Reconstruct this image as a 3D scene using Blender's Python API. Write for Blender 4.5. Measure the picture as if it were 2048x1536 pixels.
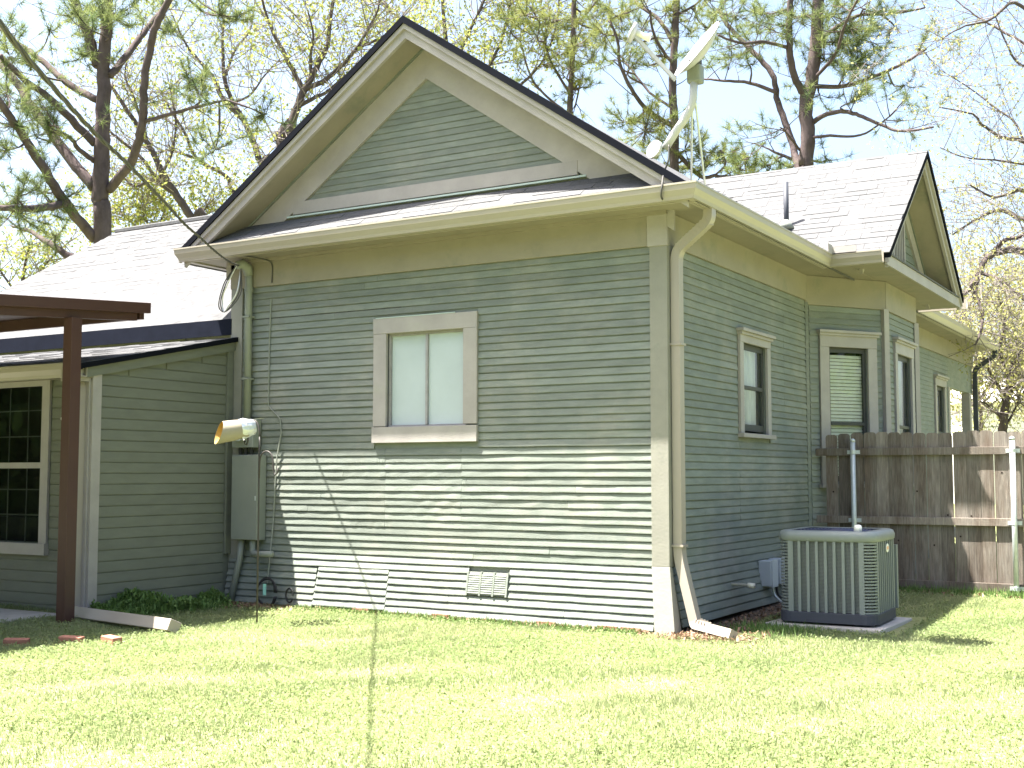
import bpy, math, random
import numpy as np
from mathutils import Vector, Matrix

random.seed(7)
RNG = np.random.default_rng(11)
scene = bpy.context.scene
for o in list(bpy.data.objects):
    bpy.data.objects.remove(o)

# ------------------------------------------------------------------ camera
CAM = Vector((4.482861, -10.292926, 1.435930))
YAW, PITCH, FPX = 0.53733647, 0.07413553, 2437.0
cd = bpy.data.cameras.new("camera")
cam = bpy.data.objects.new("camera", cd)
scene.collection.objects.link(cam)
cam.location = CAM
cam.rotation_euler = (math.pi / 2 + PITCH, 0, YAW)
cd.sensor_width = 36.0
cd.lens = FPX / 2048 * 36.0
cd.clip_start = 0.05
cd.clip_end = 3000.0
scene.camera = cam
scene.render.resolution_x, scene.render.resolution_y = 1024, 768

# ------------------------------------------------------------------ world, sun, exposure
SUN = Vector((-0.36, -0.222, 1.0)).normalized()
world = bpy.data.worlds.new("World")
scene.world = world
world.use_nodes = True
wn = world.node_tree.nodes
wl = world.node_tree.links
wn.clear()
sky = wn.new("ShaderNodeTexSky")
sky.sky_type = 'NISHITA'
sky.sun_disc = False
sky.sun_elevation = math.asin(SUN.z)
sky.sun_rotation = math.atan2(SUN.x, SUN.y)
sky.air_density = 1.0
sky.dust_density = 4.5
sky.ozone_density = 1.0
bg = wn.new("ShaderNodeBackground")
bg.inputs["Strength"].default_value = 0.074
wo = wn.new("ShaderNodeOutputWorld")
wl.new(sky.outputs[0], bg.inputs[0])
wl.new(bg.outputs[0], wo.inputs[0])
sd = bpy.data.lights.new("sun", 'SUN')
sd.energy = 5.0
sd.angle = math.radians(0.53)
sd.color = (1.0, 0.95, 0.86)
sun = bpy.data.objects.new("sun", sd)
scene.collection.objects.link(sun)
sun.rotation_euler = SUN.to_track_quat('Z', 'Y').to_euler()
sun.location = (-8, -6, 20)
vs = scene.view_settings
vs.view_transform = 'Standard'
vs.look = 'None'
vs.gamma = 1.0
vs.exposure = 2.68
vs.use_curve_mapping = False

# ------------------------------------------------------------------ helpers
def at(px, py, depth):
    """a point that lies `depth` metres in front of the photographer"""
    cy, sy, cp, sp = math.cos(YAW), math.sin(YAW), math.cos(PITCH), math.sin(PITCH)
    r = Vector((cy, sy, 0)); fh = Vector((-sy, cy, 0)); z = Vector((0, 0, 1))
    w = fh * cp + z * sp; u = -fh * sp + z * cp
    return CAM + (w + r * ((px - 1024) / FPX) - u * ((py - 768) / FPX)) * depth

def link(o, parent=None):
    scene.collection.objects.link(o)
    if parent is not None:
        o.parent = parent
    return o

def empty(name, loc, label=None, cat=None, group=None):
    o = bpy.data.objects.new(name, None)
    o.empty_display_size = 0.2
    o.location = loc
    link(o)
    return tag(o, label, cat, group)

def tag(o, label=None, cat=None, group=None, kind=None):
    if label: o["label"] = label
    if cat: o["category"] = cat
    if group: o["group"] = group
    if kind: o["kind"] = kind
    return o

class MB:
    """collects shapes in world space; build() links them as ONE mesh object"""
    def __init__(s):
        s.v = []; s.f = []
    def poly(s, pts, faces):
        b = len(s.v)
        s.v += [tuple(p) for p in pts]
        s.f += [tuple(b + i for i in f) for f in faces]
        return s
    def hexa(s, p):
        return s.poly(p, [(0, 3, 2, 1), (4, 5, 6, 7), (0, 1, 5, 4), (1, 2, 6, 5), (2, 3, 7, 6), (3, 0, 4, 7)])
    def box(s, x0, x1, y0, y1, z0, z1):
        return s.hexa([(x0, y0, z0), (x1, y0, z0), (x1, y1, z0), (x0, y1, z0), (x0, y0, z1), (x1, y0, z1), (x1, y1, z1), (x0, y1, z1)])
    def mbox(s, M, u0, u1, v0, v1, z0, z1):
        return s.hexa([M(u0, v0, z0), M(u1, v0, z0), M(u1, v1, z0), M(u0, v1, z0), M(u0, v0, z1), M(u1, v0, z1), M(u1, v1, z1), M(u0, v1, z1)])
    def prism(s, a, b):
        n = len(a)
        return s.poly(list(a) + list(b), [tuple(range(n))[::-1], tuple(range(n, 2 * n))] + [(i, (i + 1) % n, n + (i + 1) % n, n + i) for i in range(n)])
    def tube(s, pts, rad, sides=8, phase=0.0, cap=True, asp=1.0, ref=None):
        pts = [Vector(p) for p in pts]
        n = len(pts)
        if not hasattr(rad, '__len__'): rad = [rad] * n
        t0 = (pts[1] - pts[0]).normalized()
        ref = Vector(ref) if ref is not None else (Vector((0, 0, 1)) if abs(t0.z) < .9 else Vector((1, 0, 0)))
        nrm = (ref - t0 * ref.dot(t0)).normalized()
        base = len(s.v)
        for i in range(n):
            if i == 0: t = pts[1] - pts[0]
            elif i == n - 1: t = pts[i] - pts[i - 1]
            else: t = (pts[i + 1] - pts[i]).normalized() + (pts[i] - pts[i - 1]).normalized()
            if t.length < 1e-9: t = t0
            t = t.normalized()
            nrm = (nrm - t * nrm.dot(t))
            nrm = nrm.normalized() if nrm.length > 1e-6 else t.orthogonal().normalized()
            bn = t.cross(nrm)
            for k in range(sides):
                a = phase + 2 * math.pi * k / sides
                s.v.append(tuple(pts[i] + nrm * (math.cos(a) * rad[i]) + bn * (math.sin(a) * rad[i] * asp)))
            if i:
                for k in range(sides):
                    k2 = (k + 1) % sides
                    s.f.append((base + (i - 1) * sides + k, base + (i - 1) * sides + k2, base + i * sides + k2, base + i * sides + k))
        if cap:
            s.f.append(tuple(base + k for k in range(sides))[::-1])
            s.f.append(tuple(base + (n - 1) * sides + k for k in range(sides)))
        return s
    def disc(s, c, axis, r, h, sides=20, r2=None):
        axis = Vector(axis).normalized(); c = Vector(c)
        return s.tube([c, c + axis * h], [r, r if r2 is None else r2], sides)
    def build(s, name, m, parent=None, smooth=False, bevel=0.0):
        me = bpy.data.meshes.new(name)
        off = parent.matrix_world.translation if False else Vector((0, 0, 0))
        me.from_pydata(s.v, [], s.f)
        me.update()
        if smooth:
            me.polygons.foreach_set("use_smooth", [True] * len(me.polygons))
        if m is not None: me.materials.append(m)
        o = bpy.data.objects.new(name, me)
        link(o)
        if parent is not None:
            # mesh data is in world space: take the parent's (chain of) offset away
            p = parent; loc = Vector((0, 0, 0))
            while p is not None:
                loc += p.location; p = p.parent
            o.parent = parent
            o.location = -loc
        if bevel > 0:
            b = o.modifiers.new("bevel", 'BEVEL'); b.width = bevel; b.segments = 2; b.limit_method = 'ANGLE'
        return o

def fillet(path, r, n=5):
    path = [Vector(p) for p in path]
    out = [path[0]]
    for i in range(1, len(path) - 1):
        a, b, c = path[i - 1], path[i], path[i + 1]
        d1 = (a - b); d2 = (c - b)
        q = min(r, d1.length * .45, d2.length * .45)
        p1 = b + d1.normalized() * q; p2 = b + d2.normalized() * q
        for k in range(n + 1):
            t = k / n
            out.append(p1 * (1 - t) ** 2 + b * 2 * t * (1 - t) + p2 * t * t)
    out.append(path[-1])
    return out

def np_mesh(name, verts, faces_n, mat, parent=None, attr=None, smooth=False):
    """verts (N,3); all faces have faces_n corners and use the verts in order"""
    N = len(verts); F = N // faces_n
    me = bpy.data.meshes.new(name)
    me.vertices.add(N); me.vertices.foreach_set("co", verts.astype(np.float32).ravel())
    me.loops.add(N); me.loops.foreach_set("vertex_index", np.arange(N, dtype=np.int32))
    me.polygons.add(F)
    me.polygons.foreach_set("loop_start", np.arange(0, N, faces_n, dtype=np.int32))
    me.polygons.foreach_set("loop_total", np.full(F, faces_n, dtype=np.int32))
    me.update(calc_edges=True)
    if attr is not None:
        a = me.attributes.new("rnd", 'FLOAT', 'FACE'); a.data.foreach_set("value", attr.astype(np.float32))
    me.materials.append(mat)
    o = bpy.data.objects.new(name, me)
    link(o)
    if parent is not None:
        p = parent; loc = Vector((0, 0, 0))
        while p is not None:
            loc += p.location; p = p.parent
        o.parent = parent; o.location = -loc
    return o

# ------------------------------------------------------------------ materials
def nodes_of(name):
    m = bpy.data.materials.new(name); m.use_nodes = True
    nt = m.node_tree
    b = nt.nodes["Principled BSDF"]
    return m, nt, b

def pmat(name, col, rough=.7, var=.12, scale=5.0, stretch=(1, 1, 1), rand=.0, bump=.0, bscale=60.0, spec=.3,
         col2=None, c2lo=.55, c2hi=.7, c2scale=2.0, c2stretch=(1, 1, 1), metal=0.0):
    m, nt, b = nodes_of(name)
    N, L = nt.nodes.new, nt.links.new
    geo = N("ShaderNodeNewGeometry")
    mp = N("ShaderNodeMapping"); mp.inputs["Scale"].default_value = stretch
    L(geo.outputs["Position"], mp.inputs[0])
    no = N("ShaderNodeTexNoise"); no.inputs["Scale"].default_value = scale; no.inputs["Detail"].default_value = 6; no.inputs["Roughness"].default_value = .65
    L(mp.outputs[0], no.inputs[0])
    r = N("ShaderNodeMapRange"); r.inputs[1].default_value = .3; r.inputs[2].default_value = .7
    r.inputs[3].default_value = 1 - var; r.inputs[4].default_value = 1 + var
    L(no.outputs["Fac"], r.inputs[0])
    val = r.outputs[0]
    if rand > 0:
        oi = N("ShaderNodeObjectInfo")
        r2 = N("ShaderNodeMapRange"); r2.inputs[3].default_value = 1 - rand; r2.inputs[4].default_value = 1 + rand
        L(oi.outputs["Random"], r2.inputs[0])
        mu = N("ShaderNodeMath"); mu.operation = 'MULTIPLY'
        L(val, mu.inputs[0]); L(r2.outputs[0], mu.inputs[1]); val = mu.outputs[0]
    base = N("ShaderNodeRGB"); base.outputs[0].default_value = (*col, 1)
    csock = base.outputs[0]
    if col2 is not None:
        mp2 = N("ShaderNodeMapping"); mp2.inputs["Scale"].default_value = c2stretch
        L(geo.outputs["Position"], mp2.inputs[0])
        n2 = N("ShaderNodeTexNoise"); n2.inputs["Scale"].default_value = c2scale; n2.inputs["Detail"].default_value = 8; n2.inputs["Roughness"].default_value = .7
        L(mp2.outputs[0], n2.inputs[0])
        r3 = N("ShaderNodeMapRange"); r3.inputs[1].default_value = c2lo; r3.inputs[2].default_value = c2hi
        L(n2.outputs["Fac"], r3.inputs[0])
        mx = N("ShaderNodeMix"); mx.data_type = 'RGBA'
        mx.inputs[7].default_value = (*col2, 1)
        L(r3.outputs[0], mx.inputs[0]); L(csock, mx.inputs[6]); csock = mx.outputs[2]
    vm = N("ShaderNodeVectorMath"); vm.operation = 'SCALE'
    L(csock, vm.inputs[0]); L(val, vm.inputs["Scale"])
    L(vm.outputs[0], b.inputs["Base Color"])
    b.inputs["Roughness"].default_value = rough
    b.inputs["Specular IOR Level"].default_value = spec
    b.inputs["Metallic"].default_value = metal
    if bump > 0:
        nb = N("ShaderNodeTexNoise"); nb.inputs["Scale"].default_value = bscale; nb.inputs["Detail"].default_value = 5
        L(mp.outputs[0], nb.inputs[0])
        bp = N("ShaderNodeBump"); bp.inputs["Strength"].default_value = bump; bp.inputs["Distance"].default_value = .01
        L(nb.outputs["Fac"], bp.inputs["Height"]); L(bp.outputs[0], b.inputs["Normal"])
    return m

def leafmat(name, c1, c2, trans=.45):
    m, nt, b = nodes_of(name)
    N, L = nt.nodes.new, nt.links.new
    at_ = N("ShaderNodeAttribute"); at_.attribute_name = "rnd"
    mx = N("ShaderNodeMix"); mx.data_type = 'RGBA'
    mx.inputs[6].default_value = (*c1, 1); mx.inputs[7].default_value = (*c2, 1)
    L(at_.outputs["Fac"], mx.inputs[0])
    L(mx.outputs[2], b.inputs["Base Color"])
    b.inputs["Roughness"].default_value = .6
    b.inputs["Specular IOR Level"].default_value = .25
    tr = N("ShaderNodeBsdfTranslucent"); L(mx.outputs[2], tr.inputs[0])
    ms = N("ShaderNodeMixShader"); ms.inputs[0].default_value = trans
    out = nt.nodes["Material Output"]
    L(b.outputs[0], ms.inputs[1]); L(tr.outputs[0], ms.inputs[2]); L(ms.outputs[0], out.inputs[0])
    return m

M_ = {}
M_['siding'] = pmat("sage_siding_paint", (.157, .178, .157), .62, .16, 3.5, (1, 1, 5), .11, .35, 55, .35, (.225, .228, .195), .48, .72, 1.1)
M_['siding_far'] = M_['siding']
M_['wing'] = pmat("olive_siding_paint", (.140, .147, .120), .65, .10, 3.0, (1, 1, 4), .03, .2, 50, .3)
M_['trim'] = pmat("taupe_trim_paint", (.305, .284, .274), .6, .11, 3.0, (1, 1, 1), .03, .15, 40, .35, (.31, .31, .26), .58, .8, 1.6)
M_['frieze'] = pmat("frieze_paint", (.245, .221, .178), .6, .08, 2.5, (1, 1, 1), .02, .1, 40, .3, (.175, .18, .145), .55, .72, 1.4)
M_['corner'] = pmat('corner_board_paint', (.225, .22, .192), .62, .10, 3.0, (1, 1, 1), .03, .2, 40, .3, (.15, .165, .14), .55, .75, 2.2)
M_['cream'] = pmat("cream_gutter_enamel", (.30, .272, .228), .38, .04, 2.0, (1, 1, 1), .02, .0, 40, .45)
M_['tan'] = pmat("tan_downspout_enamel", (.305, .272, .235), .4, .04, 2.0, (1, 1, 1), .0, .0, 40, .45)
M_['shingle'] = pmat("grey_asphalt_shingle", (.104, .105, .109), .95, .22, 60, (1, 1, 1), .11, .5, 220, .1)
M_['shingle_far'] = pmat("grey_asphalt_shingle_mass", (.097, .098, .102), .95, .26, 9, (1, 1, 1), .0, .5, 220, .1)
M_['drip'] = pmat("dark_drip_edge", (.007, .008, .012), .9, .1, 5, spec=.03)
M_['tar'] = pmat("dark_blue_roof_flashing", (.009, .011, .019), .9, .15, 8, spec=.05)
M_['flash'] = pmat("pale_flashing", (.40, .48, .465), .5, .05, 5)
M_['darkwood'] = pmat("dark_window_paint", (.05, .052, .05), .5, .1, 8)
M_['alum'] = pmat("weathered_aluminium", (.27, .26, .27), .5, .15, 12, spec=.5)
M_['frost'] = pmat("frosted_film", (.41, .47, .495), .22, .07, 1.3, spec=.5)
M_['brown'] = pmat("brown_enamel_metal", (.055, .024, .019), .45, .06, 3, spec=.4)
M_['grey_metal'] = pmat("grey_painted_steel", (.20, .215, .19), .5, .06, 4, spec=.4)
M_['galv'] = pmat("galvanised_steel", (.50, .54, .55), .38, .1, 20, metal=.35, spec=.5)
M_['dish'] = pmat("pale_grey_dish_enamel", (.40, .405, .42), .4, .04, 3, spec=.5)
M_['white'] = pmat("white_plastic", (.78, .77, .72), .45, .03, 4, spec=.5)
M_['pvc'] = pmat("old_white_pvc", (.72, .70, .62), .45, .05, 4)
M_['black'] = pmat("black_rubber", (.02, .02, .022), .5, .1, 10)
M_['iron'] = pmat("dark_wrought_iron", (.045, .04, .038), .55, .1, 30)
M_['concrete'] = pmat("concrete", (.38, .36, .33), .9, .15, 6, bump=.3, bscale=90)
M_['brick'] = pmat("old_brick", (.30, .14, .10), .9, .2, 18, rand=.15, bump=.4, bscale=90)
M_['soil'] = pmat("dark_soil", (.10, .075, .055), 1, .3, 14)
M_['fence'] = pmat("weathered_cedar", (.125, .099, .080), .85, .38, 5, (14, 14, .9), .28, .4, 30, .15, (.20, .18, .158), .40, .60, 1.2, (3, 3, .6))
M_['knot'] = pmat("dark_knot", (.03, .02, .015), .9, .1, 10)
M_['ac'] = pmat("grey_ac_enamel", (.18, .205, .20), .45, .05, 5, spec=.45)
M_['acdark'] = pmat("dark_coil_fins", (.115, .12, .135), .6, .2, (30), (1, 1, 8), spec=.4)
M_['acbase'] = pmat("charcoal_base_pan", (.05, .055, .07), .6, .08, 5)
M_['box'] = pmat("grey_box_enamel", (.42, .46, .50), .4, .05, 5, spec=.5)
M_['wire'] = pmat("weathered_cable", (.06, .058, .055), .6, .15, 20)
M_['wirelight'] = pmat("bare_aluminium_wire", (.55, .55, .55), .35, .1, 20, metal=.5)
M_['bark'] = pmat("pine_bark", (.088, .070, .070), .95, .30, 5, (1, 1, .6), .0, .8, 22, .05)
M_['bark2'] = pmat("grey_bark", (.085, .070, .068), .95, .25, 6, (1, 1, .6), .0, .6, 25, .05)
M_['twig'] = pmat("pale_twig_bark", (.19, .165, .16), .95, .2, 6)
M_['needle'] = leafmat("pine_needles", (.065, .105, .045), (.22, .25, .085), .5)
M_['needle_y'] = leafmat("young_pine_needles", (.10, .14, .045), (.26, .27, .08), .4)
M_['leaf'] = leafmat("spring_leaves", (.16, .20, .045), (.34, .34, .10), .5)
M_['leaf_pale'] = leafmat("pale_spring_leaves", (.26, .27, .10), (.40, .38, .15), .5)
M_['grass'] = leafmat("lawn_grass", (.195, .245, .115), (.31, .335, .19), .5)
M_['clover'] = leafmat("lawn_weeds", (.18, .24, .095), (.27, .315, .14), .5)
M_['weed'] = leafmat("shade_weeds", (.085, .16, .045), (.17, .26, .075), .4)
M_['dry'] = leafmat("dry_leaves", (.12, .07, .045), (.30, .20, .13), .15)
M_['whitewall'] = pmat("white_painted_wall", (.75, .74, .70), .7, .04, 1)
M_['cardboard'] = pmat("cream_tube", (.27, .24, .185), .6, .06, 6)
M_['tube_in'] = pmat("amber_tube_inside", (.33, .22, .06), .7, .2, 8)
M_['foil'] = pmat("silver_foil_tape", (.6, .62, .64), .3, .15, 25, metal=.6, bump=.4, bscale=50)
M_['interior'] = pmat("unlit_room_black", (.02, .018, .018), .9, .1, 2)  # near black colour stands in for the unlit depth of the rooms
M_['curtain'] = pmat("lace_curtain", (.55, .57, .55), .9, .25, 14, (1, 1, .15))
M_['blind'] = pmat("cream_blind_slat", (.80, .76, .62), .6, .1, 9)
M_['green'] = pmat("green_label_plastic", (.30, .62, .52), .5, .05, 5)
M_['logo'] = pmat("orange_white_badge", (.75, .42, .22), .4, .05, 5)
M_['fan'] = pmat("dark_blue_fan_guard", (.03, .038, .075), .45, .1, 8)

def glassmat(name, tint=(.02, .02, .02), mixf=.5):
    m, nt, b = nodes_of(name)
    N, L = nt.nodes.new, nt.links.new
    out = nt.nodes["Material Output"]
    tr = N("ShaderNodeBsdfTransparent"); tr.inputs[0].default_value = (.75, .8, .78, 1)
    gl = N("ShaderNodeBsdfGlossy"); gl.inputs["Roughness"].default_value = .02; gl.inputs[0].default_value = (1, 1, 1, 1)
    fr = N("ShaderNodeLayerWeight"); fr.inputs["Blend"].default_value = .5
    pw = N("ShaderNodeMath"); pw.operation = 'POWER'; pw.inputs[1].default_value = 4.5
    L(fr.outputs["Facing"], pw.inputs[0])
    ma = N("ShaderNodeMath"); ma.operation = 'MULTIPLY_ADD'; ma.inputs[1].default_value = .9; ma.inputs[2].default_value = .045 + mixf
    L(pw.outputs[0], ma.inputs[0]); ma.use_clamp = True
    ms = N("ShaderNodeMixShader")
    L(ma.outputs[0], ms.inputs[0]); L(tr.outputs[0], ms.inputs[1]); L(gl.outputs[0], ms.inputs[2]); L(ms.outputs[0], out.inputs[0])
    return m
M_['glass'] = glassmat("window_glass", mixf=.0)

# ------------------------------------------------------------------ ground
def sstep(a, b, x):
    t = np.clip((x - a) / (b - a), 0, 1)
    return t * t * (3 - 2 * t)
def gz(x, y):
    x = np.asarray(x, float); y = np.asarray(y, float)
    g = .11 * sstep(1.2, 4.6, y) * sstep(-.5, .6, x)
    g = g + .07 * sstep(-4.4, -5.6, x) * sstep(-.6, -1.8, y)
    g = g + .012 * np.sin(x * 1.7 + y * .6) * np.sin(y * 1.3 - x * .5) * sstep(-.3, -1.2, y)
    return g
xs = np.concatenate([[-900, -300, -120, -60, -30, -18], np.arange(-12, 9.01, .25), [14, 24, 50, 110, 300, 900]])
ys = np.concatenate([[-600, -200, -80, -40, -22, -15], np.arange(-11, 9.01, .25), [14, 24, 40, 80, 200, 500, 1500]])
gb = MB()
gx, gy = np.meshgrid(xs, ys)
gv = np.stack([gx, gy, gz(gx, gy)], -1).reshape(-1, 3)
gb.v = [tuple(p) for p in gv]
nx = len(xs)
gb.f = [(j * nx + i, j * nx + i + 1, (j + 1) * nx + i + 1, (j + 1) * nx + i) for j in range(len(ys) - 1) for i in range(nx - 1)]
m, nt, b = nodes_of("lawn_ground")
N, L = nt.nodes.new, nt.links.new
geo = N("ShaderNodeNewGeometry")
n1 = N("ShaderNodeTexNoise"); n1.inputs["Scale"].default_value = 1.1; n1.inputs["Detail"].default_value = 7
n2 = N("ShaderNodeTexNoise"); n2.inputs["Scale"].default_value = 26; n2.inputs["Detail"].default_value = 6
L(geo.outputs["Position"], n1.inputs[0]); L(geo.outputs["Position"], n2.inputs[0])
cr = N("ShaderNodeValToRGB")
cr.color_ramp.elements[0].position = .35; cr.color_ramp.elements[0].color = (.19, .225, .095, 1)
cr.color_ramp.elements[1].position = .68; cr.color_ramp.elements[1].color = (.28, .29, .16, 1)
L(n1.outputs["Fac"], cr.inputs[0])
c2 = N("ShaderNodeValToRGB")
c2.color_ramp.elements[0].position = .3; c2.color_ramp.elements[0].color = (.62, .58, .5, 1)
c2.color_ramp.elements[1].position = .65; c2.color_ramp.elements[1].color = (1, 1, 1, 1)
L(n2.outputs["Fac"], c2.inputs[0])
mm = N("ShaderNodeMix"); mm.data_type = 'RGBA'; mm.blend_type = 'MULTIPLY'; mm.inputs[0].default_value = 1
L(cr.outputs[0], mm.inputs[6]); L(c2.outputs[0], mm.inputs[7]); L(mm.outputs[2], b.inputs["Base Color"])
b.inputs["Roughness"].default_value = 1; b.inputs["Specular IOR Level"].default_value = .05
ground = gb.build("ground", m, smooth=True)
tag(ground, "gently rolling back yard ground under the lawn", "ground", kind="structure")

# ------------------------------------------------------------------ house
WX0 = -5.36
F = lambda u, v, z: (u, -v, z)                       # front wall: u = x, v = towards the yard
Rr = lambda u, v, z: (v, u, z)                       # right wall: u = y
house = empty("house", (-2.7, 3.0, 0), "one storey sage green clapboard house with taupe trim and grey shingle gables", "house")

def flare(z):                                         # skirt boards lean out below z = .6
    return .0 if z >= .6 else (.6 - z) / .6 * .12

def board(M, u0, u1, z0, z1, lip, mat, parent, top=.003, fl=None, cut=None, segs=9, wav=.0022, name="board"):
    """one clapboard; cut(z) -> (lo, hi) clips the ends under a gable"""
    mb = MB()
    fb = fl(z0) if fl else 0; ft = fl(z1) if fl else 0
    prof = [(-.006 + fb, z0), (lip + fb, z0), (lip + fb - .0005, z0 + .008), (top + ft, z1 - .013), (-.007 + ft, z1 - .010), (-.007 + ft, z1)]
    rings = []
    for i in range(segs + 1):
        t = i / segs
        dv = random.uniform(-wav, wav); dz = random.uniform(-wav, wav) * .9
        ring = []
        for k, (v, z) in enumerate(prof):
            if cut:
                lo, hi = cut(z); a = max(u0, lo); bb = min(u1, hi)
            else: a, bb = u0, u1
            u = a + (bb - a) * t
            jj = 1 if k in (1, 2) else 0
            ring.append(M(u, v + dv * jj, z + dz * jj))
        rings.append(ring)
    pts = [p for r in rings for p in r]
    n = len(prof); fc = []
    for i in range(segs):
        for k in range(n):
            k2 = (k + 1) % n
            if k == n - 1: continue
            fc.append((i * n + k, i * n + k2, (i + 1) * n + k2, (i + 1) * n + k))
    fc.append(tuple(range(n))[::-1]); fc.append(tuple(segs * n + k for k in range(n)))
    mb.poly(pts, fc)
    return mb.build(name, mat, parent)

def siding(M, u0, u1, z0, z1, n, parent, mat, lips=(.0145, .012, .0135), holes=(), joints=2, fl=None, cut=None, segs=9, top=.003, forced=()):
    """n courses; each course is split at the openings in its way and at a butt joint now and then"""
    h = (z1 - z0) / n
    for i in range(n):
        a, b2 = z0 + i * h, z0 + (i + 1) * h
        spans = [(u0, u1)]
        for (hu0, hu1, hz0, hz1) in holes:
            if b2 > hz0 + .01 and a < hz1 - .01:
                spans = [q for (p0, p1) in spans for q in ((p0, min(p1, hu0)), (max(p0, hu1), p1)) if q[1] - q[0] > .04]
        for (p0, p1) in spans:
            lip = lips[i % len(lips)] * random.uniform(.88, 1.15)
            cuts = [p0, p1]
            if joints and p1 - p0 > 2.2 and random.random() < joints * .3:
                cuts.insert(1, random.uniform(p0 + .6, p1 - .6))
            for (fu, fz0, fz1) in forced:
                if fz0 < a < fz1 and p0 + .1 < fu < p1 - .1: cuts.append(fu + random.choice((0, 0, 0, .004)))
            cuts = sorted(cuts)
            for q0, q1 in zip(cuts, cuts[1:]):
                if q1 - q0 < .05: continue
                if cut:
                    lo, hi = cut((a + b2) / 2)
                    if hi - lo < .08: continue
                board(M, q0 + .0012, q1 - .0012, a, b2 + .002, lip + random.uniform(-.001, .001), mat, parent, top, fl, cut, segs)

def wall_sheet(M, u0, u1, z0, z1, name, holes=(), mat=None, vth=.10, v1=-.004):
    mb = MB()
    zs = sorted({z0, z1} | {h[2] for h in holes} | {h[3] for h in holes})
    for a, b2 in zip(zs, zs[1:]):
        sp = [(u0, u1)]
        for (h0, h1, y0, y1) in holes:
            if (a + b2) / 2 > y0 and (a + b2) / 2 < y1:
                sp = [q for (p0, p1) in sp for q in ((p0, min(p1, h0)), (max(p0, h1), p1)) if q[1] - q[0] > .001]
        for p0, p1 in sp:
            mb.mbox(M, p0, p1, v1 - vth, v1, a, b2)
    return mb.build(name, mat or M_['siding'], house)

# ---- front wall
FW = (-3.175, -2.195, 1.915, 2.925)     # opening of the front window
front = wall_sheet(F, WX0 + .01, -.01, .05, 4.0, "front_wall", [FW])
siding(F, WX0 + .155, -.148, .6, 3.56, 40, front, M_['siding'], holes=[(-3.33, -2.045, 1.77, 3.06)], joints=2.2, forced=[(-3.19, .85, 1.76), (-2.24, .95, 1.70)])
# skirt: leans out; the access hatch and the vent interrupt it
HATCH = (-4.07, -3.10, .06, .49)
VENT = (-2.13, -1.66, .255, .475)
siding(F, WX0 + .02, -.10, .03, .6, 8, front, M_['siding'], lips=(.0145, .012), holes=[(HATCH[0] + .012, HATCH[1] - .006, .055, .46), (VENT[0], VENT[1], .26, .47)], joints=2.4, fl=flare)
hb = MB().mbox(F, HATCH[0] + .004, HATCH[1] - .004, .02, .022, .05, .49)
hatch = MB().hexa([F(-4.05, .108, .045), F(-3.112, .108, .045), F(-3.104, .09, .045), F(-4.066, .09, .045), F(-4.03, .026, .485), F(-3.115, .026, .475), F(-3.11, .0, .475), F(-4.03, .0, .485)]).build("access_hatch", M_['siding'], house)
for i in range(6):
    a = .05 + i * .0722
    board(F, -4.062 + i * .005, -3.106, a, a + .073, .016, M_['siding'], hatch, .006, flare)
vent = MB().hexa([F(VENT[0], .085, .255), F(VENT[1], .085, .255), F(VENT[1], .06, .255), F(VENT[0], .06, .255), F(VENT[0], .043, .475), F(VENT[1], .043, .475), F(VENT[1], .01, .475), F(VENT[0], .01, .475)]).build("foundation_vent", M_['grey_metal'], house)
for k in range(3):
    ua = VENT[0] + .02 + k * .152
    for i in range(9):
        z = .272 + i * .0215
        v = .086 - (z - .255) / .22 * .042
        MB().hexa([F(ua, v + .010, z), F(ua + .125, v + .010, z), F(ua + .125, v - .004, z), F(ua, v - .004, z), F(ua, v + .004, z + .012), F(ua + .125, v + .004, z + .012), F(ua + .125, v - .006, z + .012), F(ua, v - .006, z + .012)]).build("louver", M_['siding'], vent)
for k in range(4):
    ua = VENT[0] - .004 + k * .152
    MB().hexa([F(ua, .097, .25), F(ua + .02, .097, .25), F(ua + .02, .07, .25), F(ua, .07, .25), F(ua, .052, .48), F(ua + .02, .052, .48), F(ua + .02, .02, .48), F(ua, .02, .48)]).build("vent_rib", M_['siding'], vent)

# corner boards
MB().box(-.152, .024, -.026, .0, .6, 3.56).box(.0, .024, .0, .13, .6, 3.56).build("corner_board", M_['corner'], house, bevel=.003)
MB().box(WX0 - .024, WX0 + .15, -.026, .0, .05, 3.56).build("corner_board", M_['corner'], house, bevel=.003)
MB().hexa([(-.075, -.150, -.03), (.125, -.150, -.03), (.125, .02, -.03), (-.075, .0, -.03), (-.152, -.030, .598), (.028, -.030, .598), (.028, .02, .598), (-.152, .0, .598)]).build("skirt_corner_board", M_['corner'], house, bevel=.003)

# frieze boards under the eaves
MB().box(WX0 - .03, -.17, -.034, .0, 3.552, 3.862).build("frieze_board", M_['frieze'], house, bevel=.003)
MB().box(-.168, .032, -.040, .0, 3.545, 3.862).build("frieze_corner", M_['trim'], house, bevel=.003)
MB().box(.0, .030, .002, 4.2, 3.552, 3.862).build("frieze_board", M_['frieze'], house, bevel=.003)
MB().box(WX0 - .03, .04, -.075, -.036, 3.83, 3.863).build("crown_moulding", M_['frieze'], house)

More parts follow.
